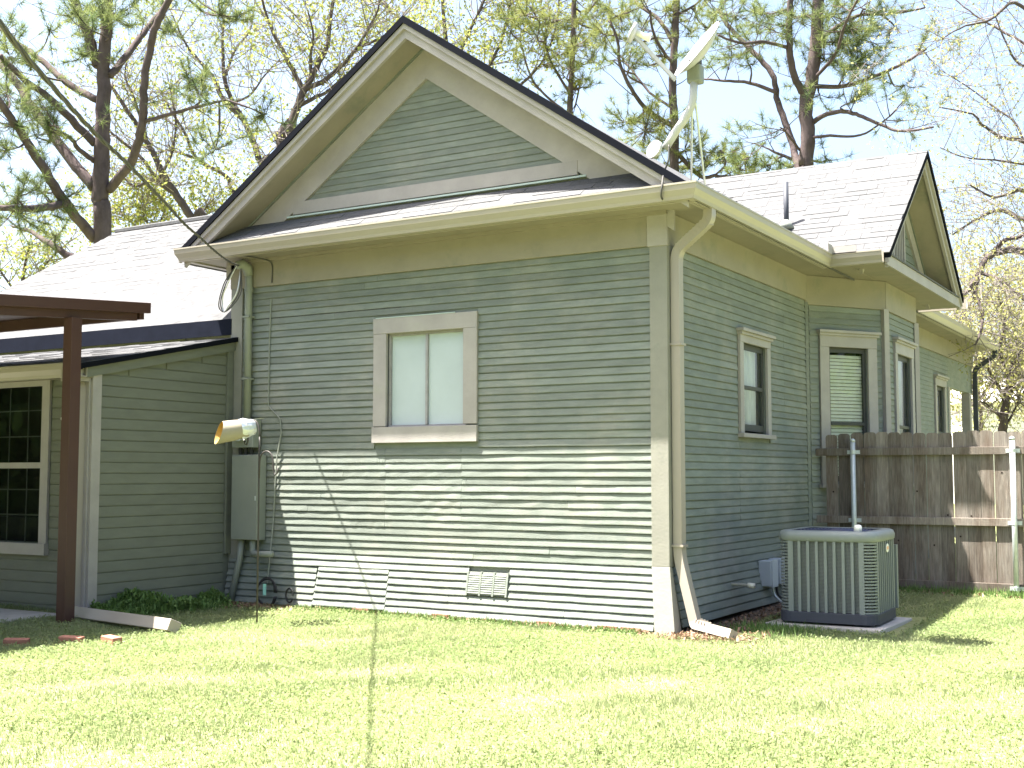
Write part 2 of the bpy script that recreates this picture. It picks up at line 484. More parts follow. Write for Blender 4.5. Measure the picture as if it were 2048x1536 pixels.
# ---- front window
win = empty("window", (0, 0, 0)); win.parent = house; win.location = -house.location
def wbox(par, name, mat, M, u0, u1, v0, v1, z0, z1, bev=.003):
    return MB().mbox(M, u0, u1, v0, v1, z0, z1).build(name, mat, par, bevel=bev)
fr = MB()
fr.mbox(F, -3.144, -2.226, -.045, -.02, 2.885, 2.92).mbox(F, -3.144, -2.226, -.045, -.02, 1.92, 1.95).mbox(F, -3.172, -3.144, -.045, -.02, 1.92, 2.92).mbox(F, -2.226, -2.198, -.045, -.02, 1.92, 2.92)
wf = fr.build("window_frame", M_['alum'], house)
bpy.data.objects.remove(win)
wbox(wf, "meeting_rail", M_['alum'], F, -2.699, -2.671, -.06, -.012, 1.951, 2.884)
wbox(wf, "pane", M_['frost'], F, -3.145, -2.70, -.052, -.047, 1.95, 2.886, 0)
wbox(wf, "pane", M_['frost'], F, -2.672, -2.225, -.0445, -.0395, 1.95, 2.886, 0)
wbox(wf, "head_trim", M_['trim'], F, -3.337, -2.038, .0, .040, 2.912, 3.075)
wbox(wf, "side_trim", M_['trim'], F, -3.335, -3.168, .0, .036, 1.937, 2.911)
wbox(wf, "side_trim", M_['trim'], F, -2.205, -2.04, .0, .036, 1.945, 2.911)
wbox(wf, "sill", M_['trim'], F, -3.342, -2.036, .0, .046, 1.765, 1.930)
wbox(wf, "jamb", M_['darkwood'], F, -3.1745, -3.170, -.1, -.001, 1.92, 2.92, 0)
MB().mbox(F, -3.3, -2.08, -.2, -.12, 1.8, 3.0).build("dark_room_backing", M_['interior'], wf)
MB().mbox(F, -3.30, -2.3, .03, .0445, 3.075, 3.083).build("caulk_bead", M_['flash'], wf)

# ---- right wall (up to the bay)
RW = (1.95, 2.72, 1.87, 2.85)
right = wall_sheet(Rr, .002, 4.22, .05, 3.9, "right_wall", [RW])
siding(Rr, .132, 4.2, .6, 3.56, 40, right, M_['siding'], lips=(.012, .0095), holes=[(1.83, 2.83, 1.84, 2.96)], joints=1.0, segs=6, forced=[(1.86, .75, 1.84), (3.35, 2.2, 3.3)])
siding(Rr, .06, 4.2, .06, .6, 7, right, M_['siding'], lips=(.009, .008), joints=1.2, fl=flare, segs=5)
def glass_sheet(par, M, u0, u1, v, z0, z1):
    return MB().poly([M(u0, v, z0), M(u1, v, z0), M(u1, v, z1), M(u0, v, z1)], [(0, 1, 2, 3)]).build("pane", M_['glass'], par)
def hung_window(M, u0, u1, z0, z1, name, v=0.0, curtain='curtain', trimw=.11, head=.14, meet=.5, sill=True, cornice=True):
    f = MB().mbox(M, u0, u0 + .045, v - .05, v - .02, z0, z1).mbox(M, u1 - .045, u1, v - .05, v - .02, z0, z1).mbox(M, u0 + .045, u1 - .045, v - .05, v - .02, z1 - .06, z1).mbox(M, u0 + .045, u1 - .045, v - .05, v - .02, z0, z0 + .07).build(name, M_['darkwood'], house)
    zm = z0 + (z1 - z0) * meet
    wbox(f, "meeting_rail", M_['darkwood'], M, u0 + .046, u1 - .046, v - .045, v - .015, zm - .02, zm + .02)
    glass_sheet(f, M, u0 + .04, u1 - .04, v - .040, z0 + .06, zm - .018)
    glass_sheet(f, M, u0 + .04, u1 - .04, v - .032, zm + .018, z1 - .05)
    wbox(f, "side_trim", M_['trim'], M, u0 - trimw, u0 - .001, v, v + .032, z0 - .03, z1)
    wbox(f, "side_trim", M_['trim'], M, u1 + .001, u1 + trimw, v, v + .032, z0 - .03, z1)
    wbox(f, "head_trim", M_['trim'], M, u0 - trimw, u1 + trimw, v, v + .036, z1 + .001, z1 + head)
    if cornice:
        wbox(f, "cornice", M_['trim'], M, u0 - trimw - .04, u1 + trimw + .04, v, v + .085, z1 + head + .001, z1 + head + .035)
        wbox(f, "cornice_moulding", M_['trim'], M, u0 - trimw - .02, u1 + trimw + .02, v, v + .06, z1 + head - .03, z1 + head)
    if sill:
        wbox(f, "sill", M_['trim'], M, u0 - trimw - .03, u1 + trimw + .03, v, v + .075, z0 - .075, z0 - .031)
    MB().mbox(M, u0 - .05, u1 + .05, v - .5, v - .45, z0 - .05, z1 + .05).build("dark_room_backing", M_['interior'], f)
    if curtain == 'curtain':
        n = 28; mb = MB()
        pts = []
        for i in range(n + 1):
            u = u0 + .03 + (u1 - u0 - .06) * i / n
            w = v - .11 + .018 * math.sin(i * 1.9)
            pts += [M(u, w, z0 + .03), M(u, w, z1 - .03)]
        mb.poly(pts, [(2 * i, 2 * i + 2, 2 * i + 3, 2 * i + 1) for i in range(n)])
        mb.build("curtain", M_['curtain'], f)
    elif curtain == 'blind':
        k = 0; z = z0 + .08
        while z < z1 - .05:
            MB().hexa([M(u0 + .03, v - .075, z), M(u1 - .03, v - .075, z), M(u1 - .03, v - .058, z - .036), M(u0 + .03, v - .058, z - .036), M(u0 + .03, v - .073, z + .003), M(u1 - .03, v - .073, z + .003), M(u1 - .03, v - .056, z - .034), M(u0 + .03, v - .056, z - .034)]).build("blind_slat", M_['blind'], f)
            z += .0435
    return f
hung_window(Rr, 1.96, 2.715, 1.90, 2.83, "window", trimw=.105, head=.11)

# ---- bay
P0, P1, P2, P3 = Vector((0, 4.22, 0)), Vector((.70, 5.22, 0)), Vector((.70, 6.88, 0)), Vector((0, 7.88, 0))
def wallmap(a, b2):
    d = (b2 - a).normalized(); n = Vector((d.y, -d.x, 0))
    return lambda u, v, z: tuple(a + d * u + n * v + Vector((0, 0, z))), (b2 - a).length
B1, l1 = wallmap(P0, P1); B2, l2 = wallmap(P1, P2); B3, l3 = wallmap(P2, P3)
w1u = (l1 / 2 - .30 + .02, l1 / 2 + .30 + .02)
bay1 = wall_sheet(B1, .0, l1, .05, 3.9, "bay_wall", [(w1u[0], w1u[1], 1.35, 3.02)])
siding(B1, .05, l1 - .06, .3, 3.51, 43, bay1, M_['siding'], lips=(.010, .008), holes=[(w1u[0] - .15, w1u[1] + .15, 1.25, 3.2)], joints=0, segs=2)
hung_window(B1, w1u[0], w1u[1], 1.35, 3.0, "bay_window", curtain='blind', trimw=.14, head=.17, meet=.43)
bay2 = wall_sheet(B2, .0, l2, .05, 3.9, "bay_wall", [(.55, 1.35, 1.35, 3.02)])
siding(B2, .06, l2 - .06, .3, 3.51, 43, bay2, M_['siding'], lips=(.010, .008), holes=[(.42, 1.48, 1.25, 3.2)], joints=0, segs=2)
hung_window(B2, .56, 1.34, 1.35, 3.0, "bay_window", curtain='curtain', trimw=.13, head=.17, meet=.43)
bay3 = wall_sheet(B3, .0, l3, .05, 3.9, "bay_wall")
for P in (P1, P2):
    MB().tube([(P.x, P.y, .1), (P.x, P.y, 3.51)], .062, 4, phase=.3).build("corner_board", M_['trim'], house)
MB().tube([(.012, 4.21, .1), (.012, 4.21, 3.53)], .03, 4).build("corner_bead", M_['siding'], house)
MB().mbox(B1, -.02, l1 + .005, -.01, .03, 3.505, 3.862).build("frieze_board", M_['frieze'], house)
MB().mbox(B2, -.01, l2 + .01, -.012, .032, 3.505, 3.862).build("frieze_board", M_['frieze'], house)
MB().mbox(B3, -.0, l3 + .005, -.01, .03, 3.505, 3.862).build("frieze_board", M_['frieze'], house)

# ---- wall beyond the bay, with the porch at its end
farw = wall_sheet(Rr, 7.88, 12.65, .05, 3.9, "right_wall", [(11.55, 12.25, 1.35, 3.0)])
mbf = MB()
for i in range(40):
    a = .55 + i * .0745
    for (p0, p1) in ([(7.9, 12.64)] if a > 3.2 or a < 1.2 else [(7.9, 11.40), (12.40, 12.64)]):
        mbf.poly([Rr(p0, .011, a), Rr(p1, .011, a), Rr(p1, .002, a + .0745), Rr(p0, .002, a + .0745), Rr(p0, -.003, a), Rr(p1, -.003, a)], [(0, 1, 2, 3), (4, 5, 1, 0)])
tag(mbf.build("siding", M_['siding'], house), kind="stuff")
hung_window(Rr, 11.56, 12.24, 1.35, 2.98, "window", curtain='curtain', trimw=.12, head=.15)
MB().box(.0, .03, 7.9, 15.0, 3.552, 3.862).build("frieze_board", M_['frieze'], house)
MB().box(-.1, .0, 12.65, 15.0, 3.02, 3.9).build("porch_header", M_['siding'], house)
MB().box(-.12, .02, 12.60, 12.74, .4, 3.02).build("porch_post", M_['trim'], house)
MB().box(-.14, .012, 14.62, 14.80, .4, 3.02).build("porch_post", M_['trim'], house)
MB().box(-2.0, -.02, 12.76, 14.9, .3, .42).build("porch_floor", M_['concrete'], house)
MB().box(-2.1, -2.0, 12.6, 14.0, .3, 3.9).build("porch_wall", M_['wing'], house)
MB().box(-5.3, -.15, 12.55, 12.65, .05, 3.9).build("back_wall", M_['siding'], house)
MB().box(WX0, WX0 + .1, .0, 12.55, .05, 3.9).build("left_wall", M_['siding'], house)

# ---- gutters (K profile swept round the eaves)
GP = [(.0, .0), (.075, .0), (.083, .03), (.112, .08), (.116, .122), (.122, .126), (.122, .142), (.104, .142), (.098, .085), (.069, .035), (.065, .012), (.01, .012), (.01, .142), (.0, .142)]
def gutter(path, z, name, parent, mat):
    path = [Vector((p[0], p[1], 0)) for p in path]
    mb = MB(); rings = []
    for i, p in enumerate(path):
        ds = []
        if i: ds.append((p - path[i - 1]).normalized())
        if i < len(path) - 1: ds.append((path[i + 1] - p).normalized())
        ns = [Vector((d.y, -d.x, 0)) for d in ds]
        n = ns[0] if len(ns) == 1 else (ns[0] + ns[1]) / (1 + ns[0].dot(ns[1]))
        rings.append([tuple(p + n * v + Vector((0, 0, z + h))) for v, h in GP])
    n = len(GP)
    pts = [q for r in rings for q in r]
    fc = [(i * n + k, i * n + (k + 1) % n, (i + 1) * n + (k + 1) % n, (i + 1) * n + k) for i in range(len(rings) - 1) for k in range(n)]
    fc += [tuple(range(n))[::-1], tuple((len(rings) - 1) * n + k for k in range(n))]
    mb.poly(pts, fc)
    return mb.build(name, mat, parent)
GZ = 3.846
gutter([(-5.69, .9), (-5.69, -.40), (.40, -.40), (.40, 3.72), (1.08, 3.72)], GZ, "gutter", house, M_['cream'])
gutter([(.40, 8.35), (.40, 15.1)], GZ, "gutter", house, M_['cream'])
gutter([(1.14, 8.28), (.42, 8.28)], GZ, "gutter", house, M_['cream'])
# fascia behind the gutters + soffits
MB().box(-5.68, .39, -.398, -.372, 3.84, 3.985).build("fascia", M_['cream'], house)
MB().box(.372, .398, -.37, 3.75, 3.84, 3.985).build("fascia", M_['cream'], house)
MB().box(.372, .398, 8.3, 15.08, 3.84, 3.985).build("fascia", M_['cream'], house)
MB().box(-5.688, .371, -.371, -.0, 3.864, 3.88).build("soffit", M_['frieze'], house)
MB().box(.001, .371, .001, 3.74, 3.864, 3.88).build("soffit", M_['frieze'], house)
MB().box(.001, .371, 8.2, 15.08, 3.864, 3.88).build("soffit", M_['frieze'], house)
MB().box(-5.688, -5.37, .001, 1.2, 3.864, 3.88).build("soffit", M_['frieze'], house)
for k in range(5):                                     # boards of the bay soffit
    MB().box(.005 + k * .215, .005 + k * .215 + .212, 3.75, 8.25, 3.866 + (k % 2) * .003, 3.882).build("soffit_board", M_['frieze'], house)

# ---- gables
def gable(M, u0, hw, zap, slope, vr, back, nboards, zb, name, band=.14, inner=.54, zbase=4.46, drop=0.0):
    zl = lambda d, off: zap - slope * d - off
    for s in (-1, 1):
        def bar(o0, o1, v0, v1, nm, mat, d0=0.0, d1=hw, par=house):
            a = [M(u0 + s * d0, v0, zl(d0, o0)), M(u0 + s * d1, v0, zl(d1, o0)), M(u0 + s * d1, v0, zl(d1, o1)), M(u0 + s * d0, v0, zl(d0, o1))]
            c = [M(u0 + s * d0, v1, zl(d0, o0)), M(u0 + s * d1, v1, zl(d1, o0)), M(u0 + s * d1, v1, zl(d1, o1)), M(u0 + s * d0, v1, zl(d0, o1))]
            return MB().prism(a, c).build(nm, mat, par)
        bar(drop, drop + .05, vr - .06, -back, "roof", M_['shingle_far'])
        bar(.0, .078, vr - .06, vr + .045, "drip_edge", M_['drip'])
        bar(.079, .132, vr - .02, vr + .025, "rake_moulding", M_['trim'])
        bar(.133, .225, vr - .045, vr - .005, "barge_board", M_['trim'], d1=hw - .06)
        bar(.165, .185, .0, vr - .046, "rake_soffit", M_['frieze'], d1=hw - .12)
        bar(.186, .215, .0, .05, "rake_bead", M_['siding'], d1=hw - .35)
        bar(.216, inner, -.004, .034, "rake_frieze", M_['trim'], d1=hw - .35)
    cut = lambda z: (u0 - (zap - inner - z) / slope, u0 + (zap - inner - z) / slope)
    gw = MB()
    dd = (zap - .18 - zb) / slope
    a = [M(u0 - dd, -.005, zb), M(u0 + dd, -.005, zb), M(u0, -.005, zap - .18)]
    c = [M(u0 - dd, -.08, zb), M(u0 + dd, -.08, zb), M(u0, -.08, zap - .18)]
    g = gw.prism(a, c).build(name, M_['siding'], house)
    h = (zap - inner - .02 - zbase) / nboards
    for i in range(nboards):
        z0 = zbase + i * h
        lo, hi = cut(z0 + h)
        if hi - lo < .1: continue
        board(M, -99, 99, z0, z0 + h + .001, .0055, M_['siding'], g, .002, None, cut, 4, .0008)
    d0 = (zap - .33 - zbase) / slope
    wb = (zap - inner - zbase) / slope
    MB().mbox(M, u0 - wb - .16, u0 + wb + .16, -.003, .038, zbase - band, zbase).build("gable_band", M_['trim'], g)
    return g
gable(F, -2.68, 3.13, 6.11, .683, .41, 15.2, 16, 4.0, "gable_wall", drop=.085)
MB().box(-4.55, -.80, -.046, -.006, 4.288, 4.306).build("flashing", M_['flash'], house)
G2 = lambda u, v, z: (.70 + v, u, z)
bg2 = gable(G2, 5.93, 2.16, 5.66, .772, .40, 2.9, 10, 3.9, "bay_gable_wall", inner=.46, zbase=4.12, band=.12)
# louvred vent of the bay gable
lv = MB().mbox(G2, 5.60, 6.26, .0, .012, 4.14, 4.96).build("gable_vent", M_['darkwood'], house)
for u in (5.60, 6.2): wbox(lv, "vent_stile", M_['trim'], G2, u, u + .06, .013, .05, 4.15, 4.95, 0)
for k in range(6):
    wbox(lv, "vent_slat", M_['trim'], G2, 5.67 + k * .09, 5.70 + k * .09, .0125, .04, 4.15, 4.95, 0)
# cornice below the bay gable: fascia board and small shingled ledge
MB().box(1.075, 1.10, 3.78, 8.16, 3.84, 3.965).build("cornice_fascia", M_['trim'], house)
MB().hexa([(.70, 3.9, 3.97), (1.115, 3.76, 3.967), (1.115, 8.18, 3.967), (.70, 8.0, 3.97), (.70, 3.9, 4.0), (1.115, 3.76, 3.985), (1.115, 8.18, 3.985), (.70, 8.0, 4.0)]).build("cornice_ledge", M_['shingle'], house)

# ---- pent roof between the gable and the front gutter, shingle by shingle
def shingle_strip(M3, w0, w1, run, expo, width, parent, mat, jit=.2, joined=None, t=.0065, clip=None):
    """M3(w, s, n): w along the eave, s up the slope, n off the surface"""
    rows = int(run / expo) + 1
    for r in range(rows):
        s0 = r * expo; s1 = min(s0 + expo + .02, run)
        a, b2 = (w0, w1) if clip is None else clip(s0 + expo / 2)
        if b2 - a < .05: continue
        w = a - random.uniform(0, width)
        while w < b2:
            ww = width * random.uniform(.55, 1.35)
            x0, x1 = max(w, a), min(w + ww, b2)
            w += ww
            if x1 - x0 < .03: continue
            tt = t * random.choice((.75, 1.0, 1.55))
            mb = joined if joined is not None else MB()
            mb.hexa([M3(x0 + .002, s0, -.002), M3(x1 - .002, s0, -.002), M3(x1 - .002, s1, -.004), M3(x0 + .002, s1, -.004), M3(x0 + .002, s0, tt), M3(x1 - .002, s0, tt), M3(x1 - .002, s1, .003), M3(x0 + .002, s1, .003)])
            if joined is None:
                mb.build("shingle", mat, parent)
pc, ps = math.cos(math.atan(.68)), math.sin(math.atan(.68))
pent = MB().prism([(-5.72, -.47, 3.955), (-5.25, .0, 4.275), (-5.25, .0, 4.2), (-5.72, -.47, 3.92)], [(.42, -.47, 3.955), (-.03, .0, 4.275), (-.03, .0, 4.2), (.42, -.47, 3.92)]).build("pent_roof", M_['shingle_far'], house)
PM = lambda w, s, n: (w, -.485 + s * pc - n * ps, 3.95 + s * ps + n * pc)
shingle_strip(PM, -5.66, .38, .565, .14, .32, pent, M_['shingle'], clip=lambda s: (-5.70 + s * .85, .40 - s * .85))

# ---- bay roof: left slope, shingle by shingle
sl = .772; bc, bs = math.cos(math.atan(sl)), math.sin(math.atan(sl))
bayroof = MB().prism([(1.10, 3.80, 3.99), (1.10, 5.90, 5.62), (1.10, 5.90, 5.60), (1.10, 3.80, 3.97)], [(-2.0, 3.80, 3.99), (-2.0, 5.90, 5.62), (-2.0, 5.90, 5.60), (-2.0, 3.80, 3.97)]).build("bay_roof_deck", M_['shingle_far'], house)
y_e = 5.93 - 2.20
z_e = 5.66 - .772 * 2.20
BM = lambda w, s, n: (w, y_e + s * bc - n * bs, z_e + .002 + s * bs + n * bc)
def bclip(s):
    z = z_e + s * bs
    return (max(-2.2, -2.68 + (6.11 - z) / .683 - .05), 1.145)
shingle_strip(BM, 0, 0, 2.76, .135, .36, bayroof, M_['shingle'], clip=bclip)

# ---- roofs to the left: main left roof, dark step, low wing roof
ml = MB()
slL = .683; lc, ls = math.cos(math.atan(slL)), math.sin(math.atan(slL))
LM = lambda w, s, n: (w, .02 + s * lc - n * ls, 3.20 + s * ls + n * lc)
Lrun = 3.13 / lc
lroof = MB().prism([(-12.05, .0, 3.20), (-10.95, 3.15, 5.34), (-10.95, 3.15, 5.28), (-12.05, .0, 3.12)], [(-3.0, .0, 3.20), (-3.0, 3.15, 5.34), (-3.0, 3.15, 5.28), (-3.0, .0, 3.12)]).build("left_roof", M_['shingle_far'], house)
shingle_strip(LM, 0, 0, Lrun, .14, .36, None, None, joined=ml, clip=lambda s: (-12.05 + s / Lrun * 1.1, -3.2))
tag(ml.build("shingle_courses", M_['shingle_far'], lroof), kind="stuff")
MB().prism([(-12.0, 6.3, 3.2), (-10.95, 3.15, 5.34), (-10.95, 3.15, 5.28), (-12.0, 6.3, 3.1)], [(-3.0, 6.3, 3.2), (-3.0, 3.15, 5.34), (-3.0, 3.15, 5.28), (-3.0, 6.3, 3.1)]).build("left_roof", M_['shingle_far'], house)
MB().tube([(-10.97, 3.15, 5.355), (-4.0, 3.15, 5.355)], .045, 6).build("ridge_cap", M_['shingle_far'], house)
MB().box(-12.0, -5.37, -.03, .0, 3.03, 3.215).build("roof_step_flashing", M_['tar'], house)
MB().prism([(-11.9, .1, 3.1), (-10.95, 3.15, 5.26), (-11.9, 6.2, 3.1)], [(-11.8, .1, 3.1), (-10.85, 3.15, 5.26), (-11.8, 6.2, 3.1)]).build("left_gable_wall", M_['wing'], house)

# ---- left wing
WF = -2.0
wz = lambda y: 2.54 + (y - WF) * .215
wroof = MB().prism([(-12.0, -2.18, wz(-2.18) + .03), (-12.0, -.001, wz(0) + .03), (-12.0, -.001, wz(0) - .01), (-12.0, -2.18, wz(-2.18) - .01)], [(-5.285, -2.18, wz(-2.18) + .03), (-5.285, -.03, wz(-.03) + .03), (-5.285, -.03, wz(-.03) - .01), (-5.285, -2.18, wz(-2.18) - .01)]).build("wing_roof", M_['shingle_far'], house)
wm = MB(); wc, ws = math.cos(math.atan(.215)), math.sin(math.atan(.215))
WM = lambda w, s, n: (w, -2.2 + s * wc - n * ws, wz(-2.2) + .032 + s * ws + n * wc)
shingle_strip(WM, -12.0, -5.27, 2.16 / wc, .14, .34, None, None, joined=wm)
tag(wm.build("shingle_courses", M_['shingle_far'], wroof), kind="stuff")
MB().prism([(-5.282, -2.19, wz(-2.19) - .02), (-5.282, -.03, wz(-.03) - .02), (-5.282, -.03, wz(-.03) + .033), (-5.282, -2.19, wz(-2.19) + .033)], [(-5.262, -2.19, wz(-2.19) - .02), (-5.262, -.03, wz(-.03) - .02), (-5.262, -.03, wz(-.03) + .033), (-5.262, -2.19, wz(-2.19) + .033)]).build("drip_edge", M_['drip'], house)
MB().box(-12.0, -5.262, -2.215, -2.19, wz(-2.19) - .03, wz(-2.19) + .03).build("drip_edge", M_['drip'], house)
MB().prism([(-5.30, -2.1, wz(-2.1) - .12), (-5.30, -.03, wz(-.03) - .12), (-5.30, -.03, wz(-.03) - .022), (-5.30, -2.1, wz(-2.1) - .022)], [(-5.325, -2.1, wz(-2.1) - .12), (-5.325, -.03, wz(-.03) - .12), (-5.325, -.03, wz(-.03) - .022), (-5.325, -2.1, wz(-2.1) - .022)]).build("rake_board", M_['wing'], house)
WR = lambda u, v, z: (-5.35 + v, u, z)
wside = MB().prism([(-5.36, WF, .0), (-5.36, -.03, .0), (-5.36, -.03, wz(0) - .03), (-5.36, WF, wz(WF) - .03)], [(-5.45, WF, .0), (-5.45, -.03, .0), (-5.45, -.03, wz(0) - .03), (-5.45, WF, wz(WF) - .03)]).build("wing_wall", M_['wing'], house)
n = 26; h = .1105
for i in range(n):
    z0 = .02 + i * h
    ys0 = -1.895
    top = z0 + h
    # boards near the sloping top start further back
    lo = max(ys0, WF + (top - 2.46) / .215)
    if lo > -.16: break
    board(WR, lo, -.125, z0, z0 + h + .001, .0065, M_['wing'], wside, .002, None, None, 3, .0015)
MB().box(-5.352, -5.318, -2.012, -1.90, .02, wz(WF) - .1).build("corner_board", M_['trim'], house, bevel=.003)
MB().box(-5.352, -5.318, -.12, -.035, .55, wz(0) - .12).build("corner_board", M_['wing'], house, bevel=.003)
WFr = lambda u, v, z: (u, WF - v, z)
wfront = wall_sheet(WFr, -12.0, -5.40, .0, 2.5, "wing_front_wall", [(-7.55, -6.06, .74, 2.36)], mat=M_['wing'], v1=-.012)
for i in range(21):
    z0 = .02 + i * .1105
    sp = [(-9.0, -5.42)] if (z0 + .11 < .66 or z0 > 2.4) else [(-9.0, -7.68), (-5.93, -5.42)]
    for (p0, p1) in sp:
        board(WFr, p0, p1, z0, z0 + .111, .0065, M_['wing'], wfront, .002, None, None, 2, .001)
MB().box(-5.47, -5.353, WF - .03, WF - .001, .02, 2.46).build("corner_board", M_['trim'], house, bevel=.003)
MB().box(-12, -5.33, -2.10, -2.005, 2.40, 2.50).build("wing_fascia", M_['frieze'], house)
gutter([(-12.0, -2.11), (-5.29, -2.11)], 2.40, "gutter", house, M_['cream'])
wf2 = MB().box(-7.66, -7.55, WF - .03, WF - .0, .66, 2.40).box(-6.06, -5.945, WF - .03, WF, .66, 2.40).box(-7.549, -6.061, WF - .028, WF, 2.345, 2.40).box(-7.70, -5.93, WF - .06, WF, .62, .735).build("window_frame", M_['trim'], house)
MB().box(-7.548, -6.062, WF + .02, WF + .05, 1.50, 1.56).build("meeting_rail", M_['trim'], wf2)
glass_sheet(wf2, WFr, -7.548, -6.062, -.036, .74, 1.50)
glass_sheet(wf2, WFr, -7.548, -6.062, -.030, 1.56, 2.344)
for k in range(1, 5):
    MB().box(-7.548 + k * .297 - .006, -7.548 + k * .297 + .006, WF + .042, WF + .05, .74, 2.344).build("muntin", M_['darkwood'], wf2)
for z in (1.02, 1.28, 1.83, 2.1):
    MB().box(-7.548, -6.062, WF + .041, WF + .049, z - .006, z + .006).build("muntin", M_['darkwood'], wf2)
MB().box(-10.5, -5.5, WF + .9, WF + .95, .02, 2.52).box(-10.5, -5.5, WF + .1, WF + .9, .02, .06).build("dark_room_backing", M_['interior'], wf2)
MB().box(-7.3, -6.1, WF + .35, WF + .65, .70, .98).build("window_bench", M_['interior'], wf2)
MB().tube([(-6.30, WF + .28, .76), (-6.31, WF + .28, .84), (-6.29, WF + .28, 1.0), (-6.24, WF + .28, 1.16)], [.06, .075, .05, .03], 8).build("potted_figure", M_['pvc'], wf2, smooth=True)
MB().disc((-5.72, WF - .01, 2.0), (0, -1, 0), .032, .03, 14).build("door_bell", M_['white'], house)

# ---- downspouts
def downspout(path, name, mat, ph=math.pi / 4, r=.070, asp=.85, ref=(0, -1, 0), straps=()):
    mb = MB().tube(fillet(path, .09, 5), r, 4, phase=ph, asp=asp, ref=ref)
    return mb.build(name, mat, house, bevel=.006)
d1 = downspout([(.425, .03, 3.87), (.425, .03, 3.74), (.075, .085, 3.50), (.075, .085, .70), (.235, .05, .12), (.25, .04, .085), (.66, -.13, .045)], "downspout", M_['tan'])
MB().box(.02, .135, .025, .145, .78, .80).build("strap", M_['tan'], d1)
MB().box(.02, .135, .025, .145, 2.62, 2.64).build("strap", M_['tan'], d1)
for k in range(9):
    t = k / 8
    p = Vector((.41, .032, 3.735)).lerp(Vector((.12, .078, 3.53)), t)
    q = Vector((-.35, .055, -.24)).normalized()
    MB().tube([p - q * .006, p + q * .006], .0745, 4, phase=math.pi / 4, asp=.85, ref=(0, -1, 0)).build("elbow_rib", M_['tan'], d1)
for k in range(5):
    p = Vector((.24, .048, .10)).lerp(Vector((.37, -.01, .073)), k / 4)
    q = Vector((.41, -.17, -.04)).normalized()
    MB().tube([p - q * .006, p + q * .006], .075, 4, phase=math.pi / 4, asp=.85, ref=(0, 0, 1)).build("elbow_rib", M_['tan'], d1)
d2 = downspout([(-5.50, -2.10, 2.42), (-5.45, -2.09, 2.30), (-5.45, -2.09, .12), (-5.40, -2.12, .085), (-3.78, -2.34, .075)], "downspout", M_['tan'], r=.09)
MB().box(-5.54, -5.33, -2.225, -2.05, 2.36, 2.52).build("gutter_outlet_box", M_['cream'], house)

MB().tube(fillet([(.45, 14.95, 3.86), (.45, 14.95, 3.76), (.06, 14.98, 3.5), (.06, 14.98, .4)], .08), .06, 4, phase=.78).build("downspout", M_['acbase'], house)
# vent pipe and ridge flashing on the bay roof, small diverter on its eave
vp = MB().tube([(-.296, 4.469, 4.40), (-.296, 4.469, 5.11)], .034, 10).build("vent_pipe", M_['acbase'], house, smooth=True)
MB().tube([(-.296, 4.44, 4.49), (-.296, 4.469, 4.62)], [.13, .038], 12).build("pipe_boot", M_['grey_metal'], vp, smooth=True)
MB().box(.525, .80, 3.598, 3.606, 3.975, 4.065).box(.516, .524, 3.44, 3.606, 3.975, 4.085).build("gutter_splash_guard", M_['trim'], house)

# ------------------------------------------------------------------ electrical gear on the front wall
def gear(name, label, cat, loc): return empty(name, loc, label, cat)
svc = gear("service_mast", "grey conduit mast running down the siding from weatherhead to meter box", "conduit", (-5.07, -.08, 2.05))
MB().tube([(-5.065, -.075, 2.05), (-5.07, -.075, 3.62), (-5.07, -.085, 3.70)], .042, 12).build("conduit", M_['grey_metal'], svc, smooth=True)
MB().tube([(-5.07, -.08, 3.68), (-5.07, -.10, 3.76), (-5.09, -.17, 3.80), (-5.11, -.235, 3.775)], [.05, .062, .06, .045], 12).build("weatherhead", M_['grey_metal'], svc, smooth=True)
MB().tube([(-5.07, -.075, 3.50), (-5.07, -.075, 3.545)], .052, 12).build("coupling", M_['grey_metal'], svc)
for z in (3.2, 2.5): MB().box(-5.118, -5.022, -.121, -.022, z, z + .02).build("strap", M_['grey_metal'], svc)
mt = gear("meter_box", "small grey electric meter box under the conduit mast", "meter box", (-5.05, -.08, 1.73))
MB().box(-5.215, -4.90, -.155, -.022, 1.735, 2.05).build("box", M_['grey_metal'], mt, bevel=.008)
MB().disc((-5.06, -.155, 1.89), (0, -1, 0), .085, .07, 20).build("meter_dial", M_['galv'], mt, smooth=False)
bp = gear("breaker_panel", "tall grey breaker panel box on the siding below the meter", "electrical panel", (-5.0, -.1, .7))
MB().box(-5.20, -4.815, -.16, -.022, .715, 1.655).build("box", M_['grey_metal'], bp, bevel=.006)
MB().box(-5.195, -4.82, -.168, -.160, .72, 1.645).build("door", M_['grey_metal'], bp, bevel=.003)
MB().box(-4.845, -4.83, -.176, -.168, 1.15, 1.2).build("latch", M_['galv'], bp)
for x in (-5.14, -5.06, -4.98): MB().tube([(x, -.09, 1.65), (x, -.09, 1.74)], .022, 8).build("nipple", M_['black'], bp)
MB().tube([(-5.10, -.09, .72), (-5.12, -.10, .5), (-5.19, -.17, .0)], .036, 10).build("conduit", M_['grey_metal'], bp, smooth=True)
MB().tube(fillet([(-4.93, -.10, .72), (-4.93, -.10, .56), (-4.56, -.20, .575)], .07), .036, 10).build("conduit", M_['grey_metal'], bp, smooth=True)
MB().tube([(-4.78, -.03, 3.4), (-4.80, -.022, 2.9), (-4.80, -.024, 2.2), (-4.62, -.03, 2.05), (-4.60, -.03, 1.9), (-4.66, -.03, 1.6), (-4.70, -.03, .9), (-4.70, -.11, .25)], .008, 5).build("cable", M_['grey_metal'], bp)

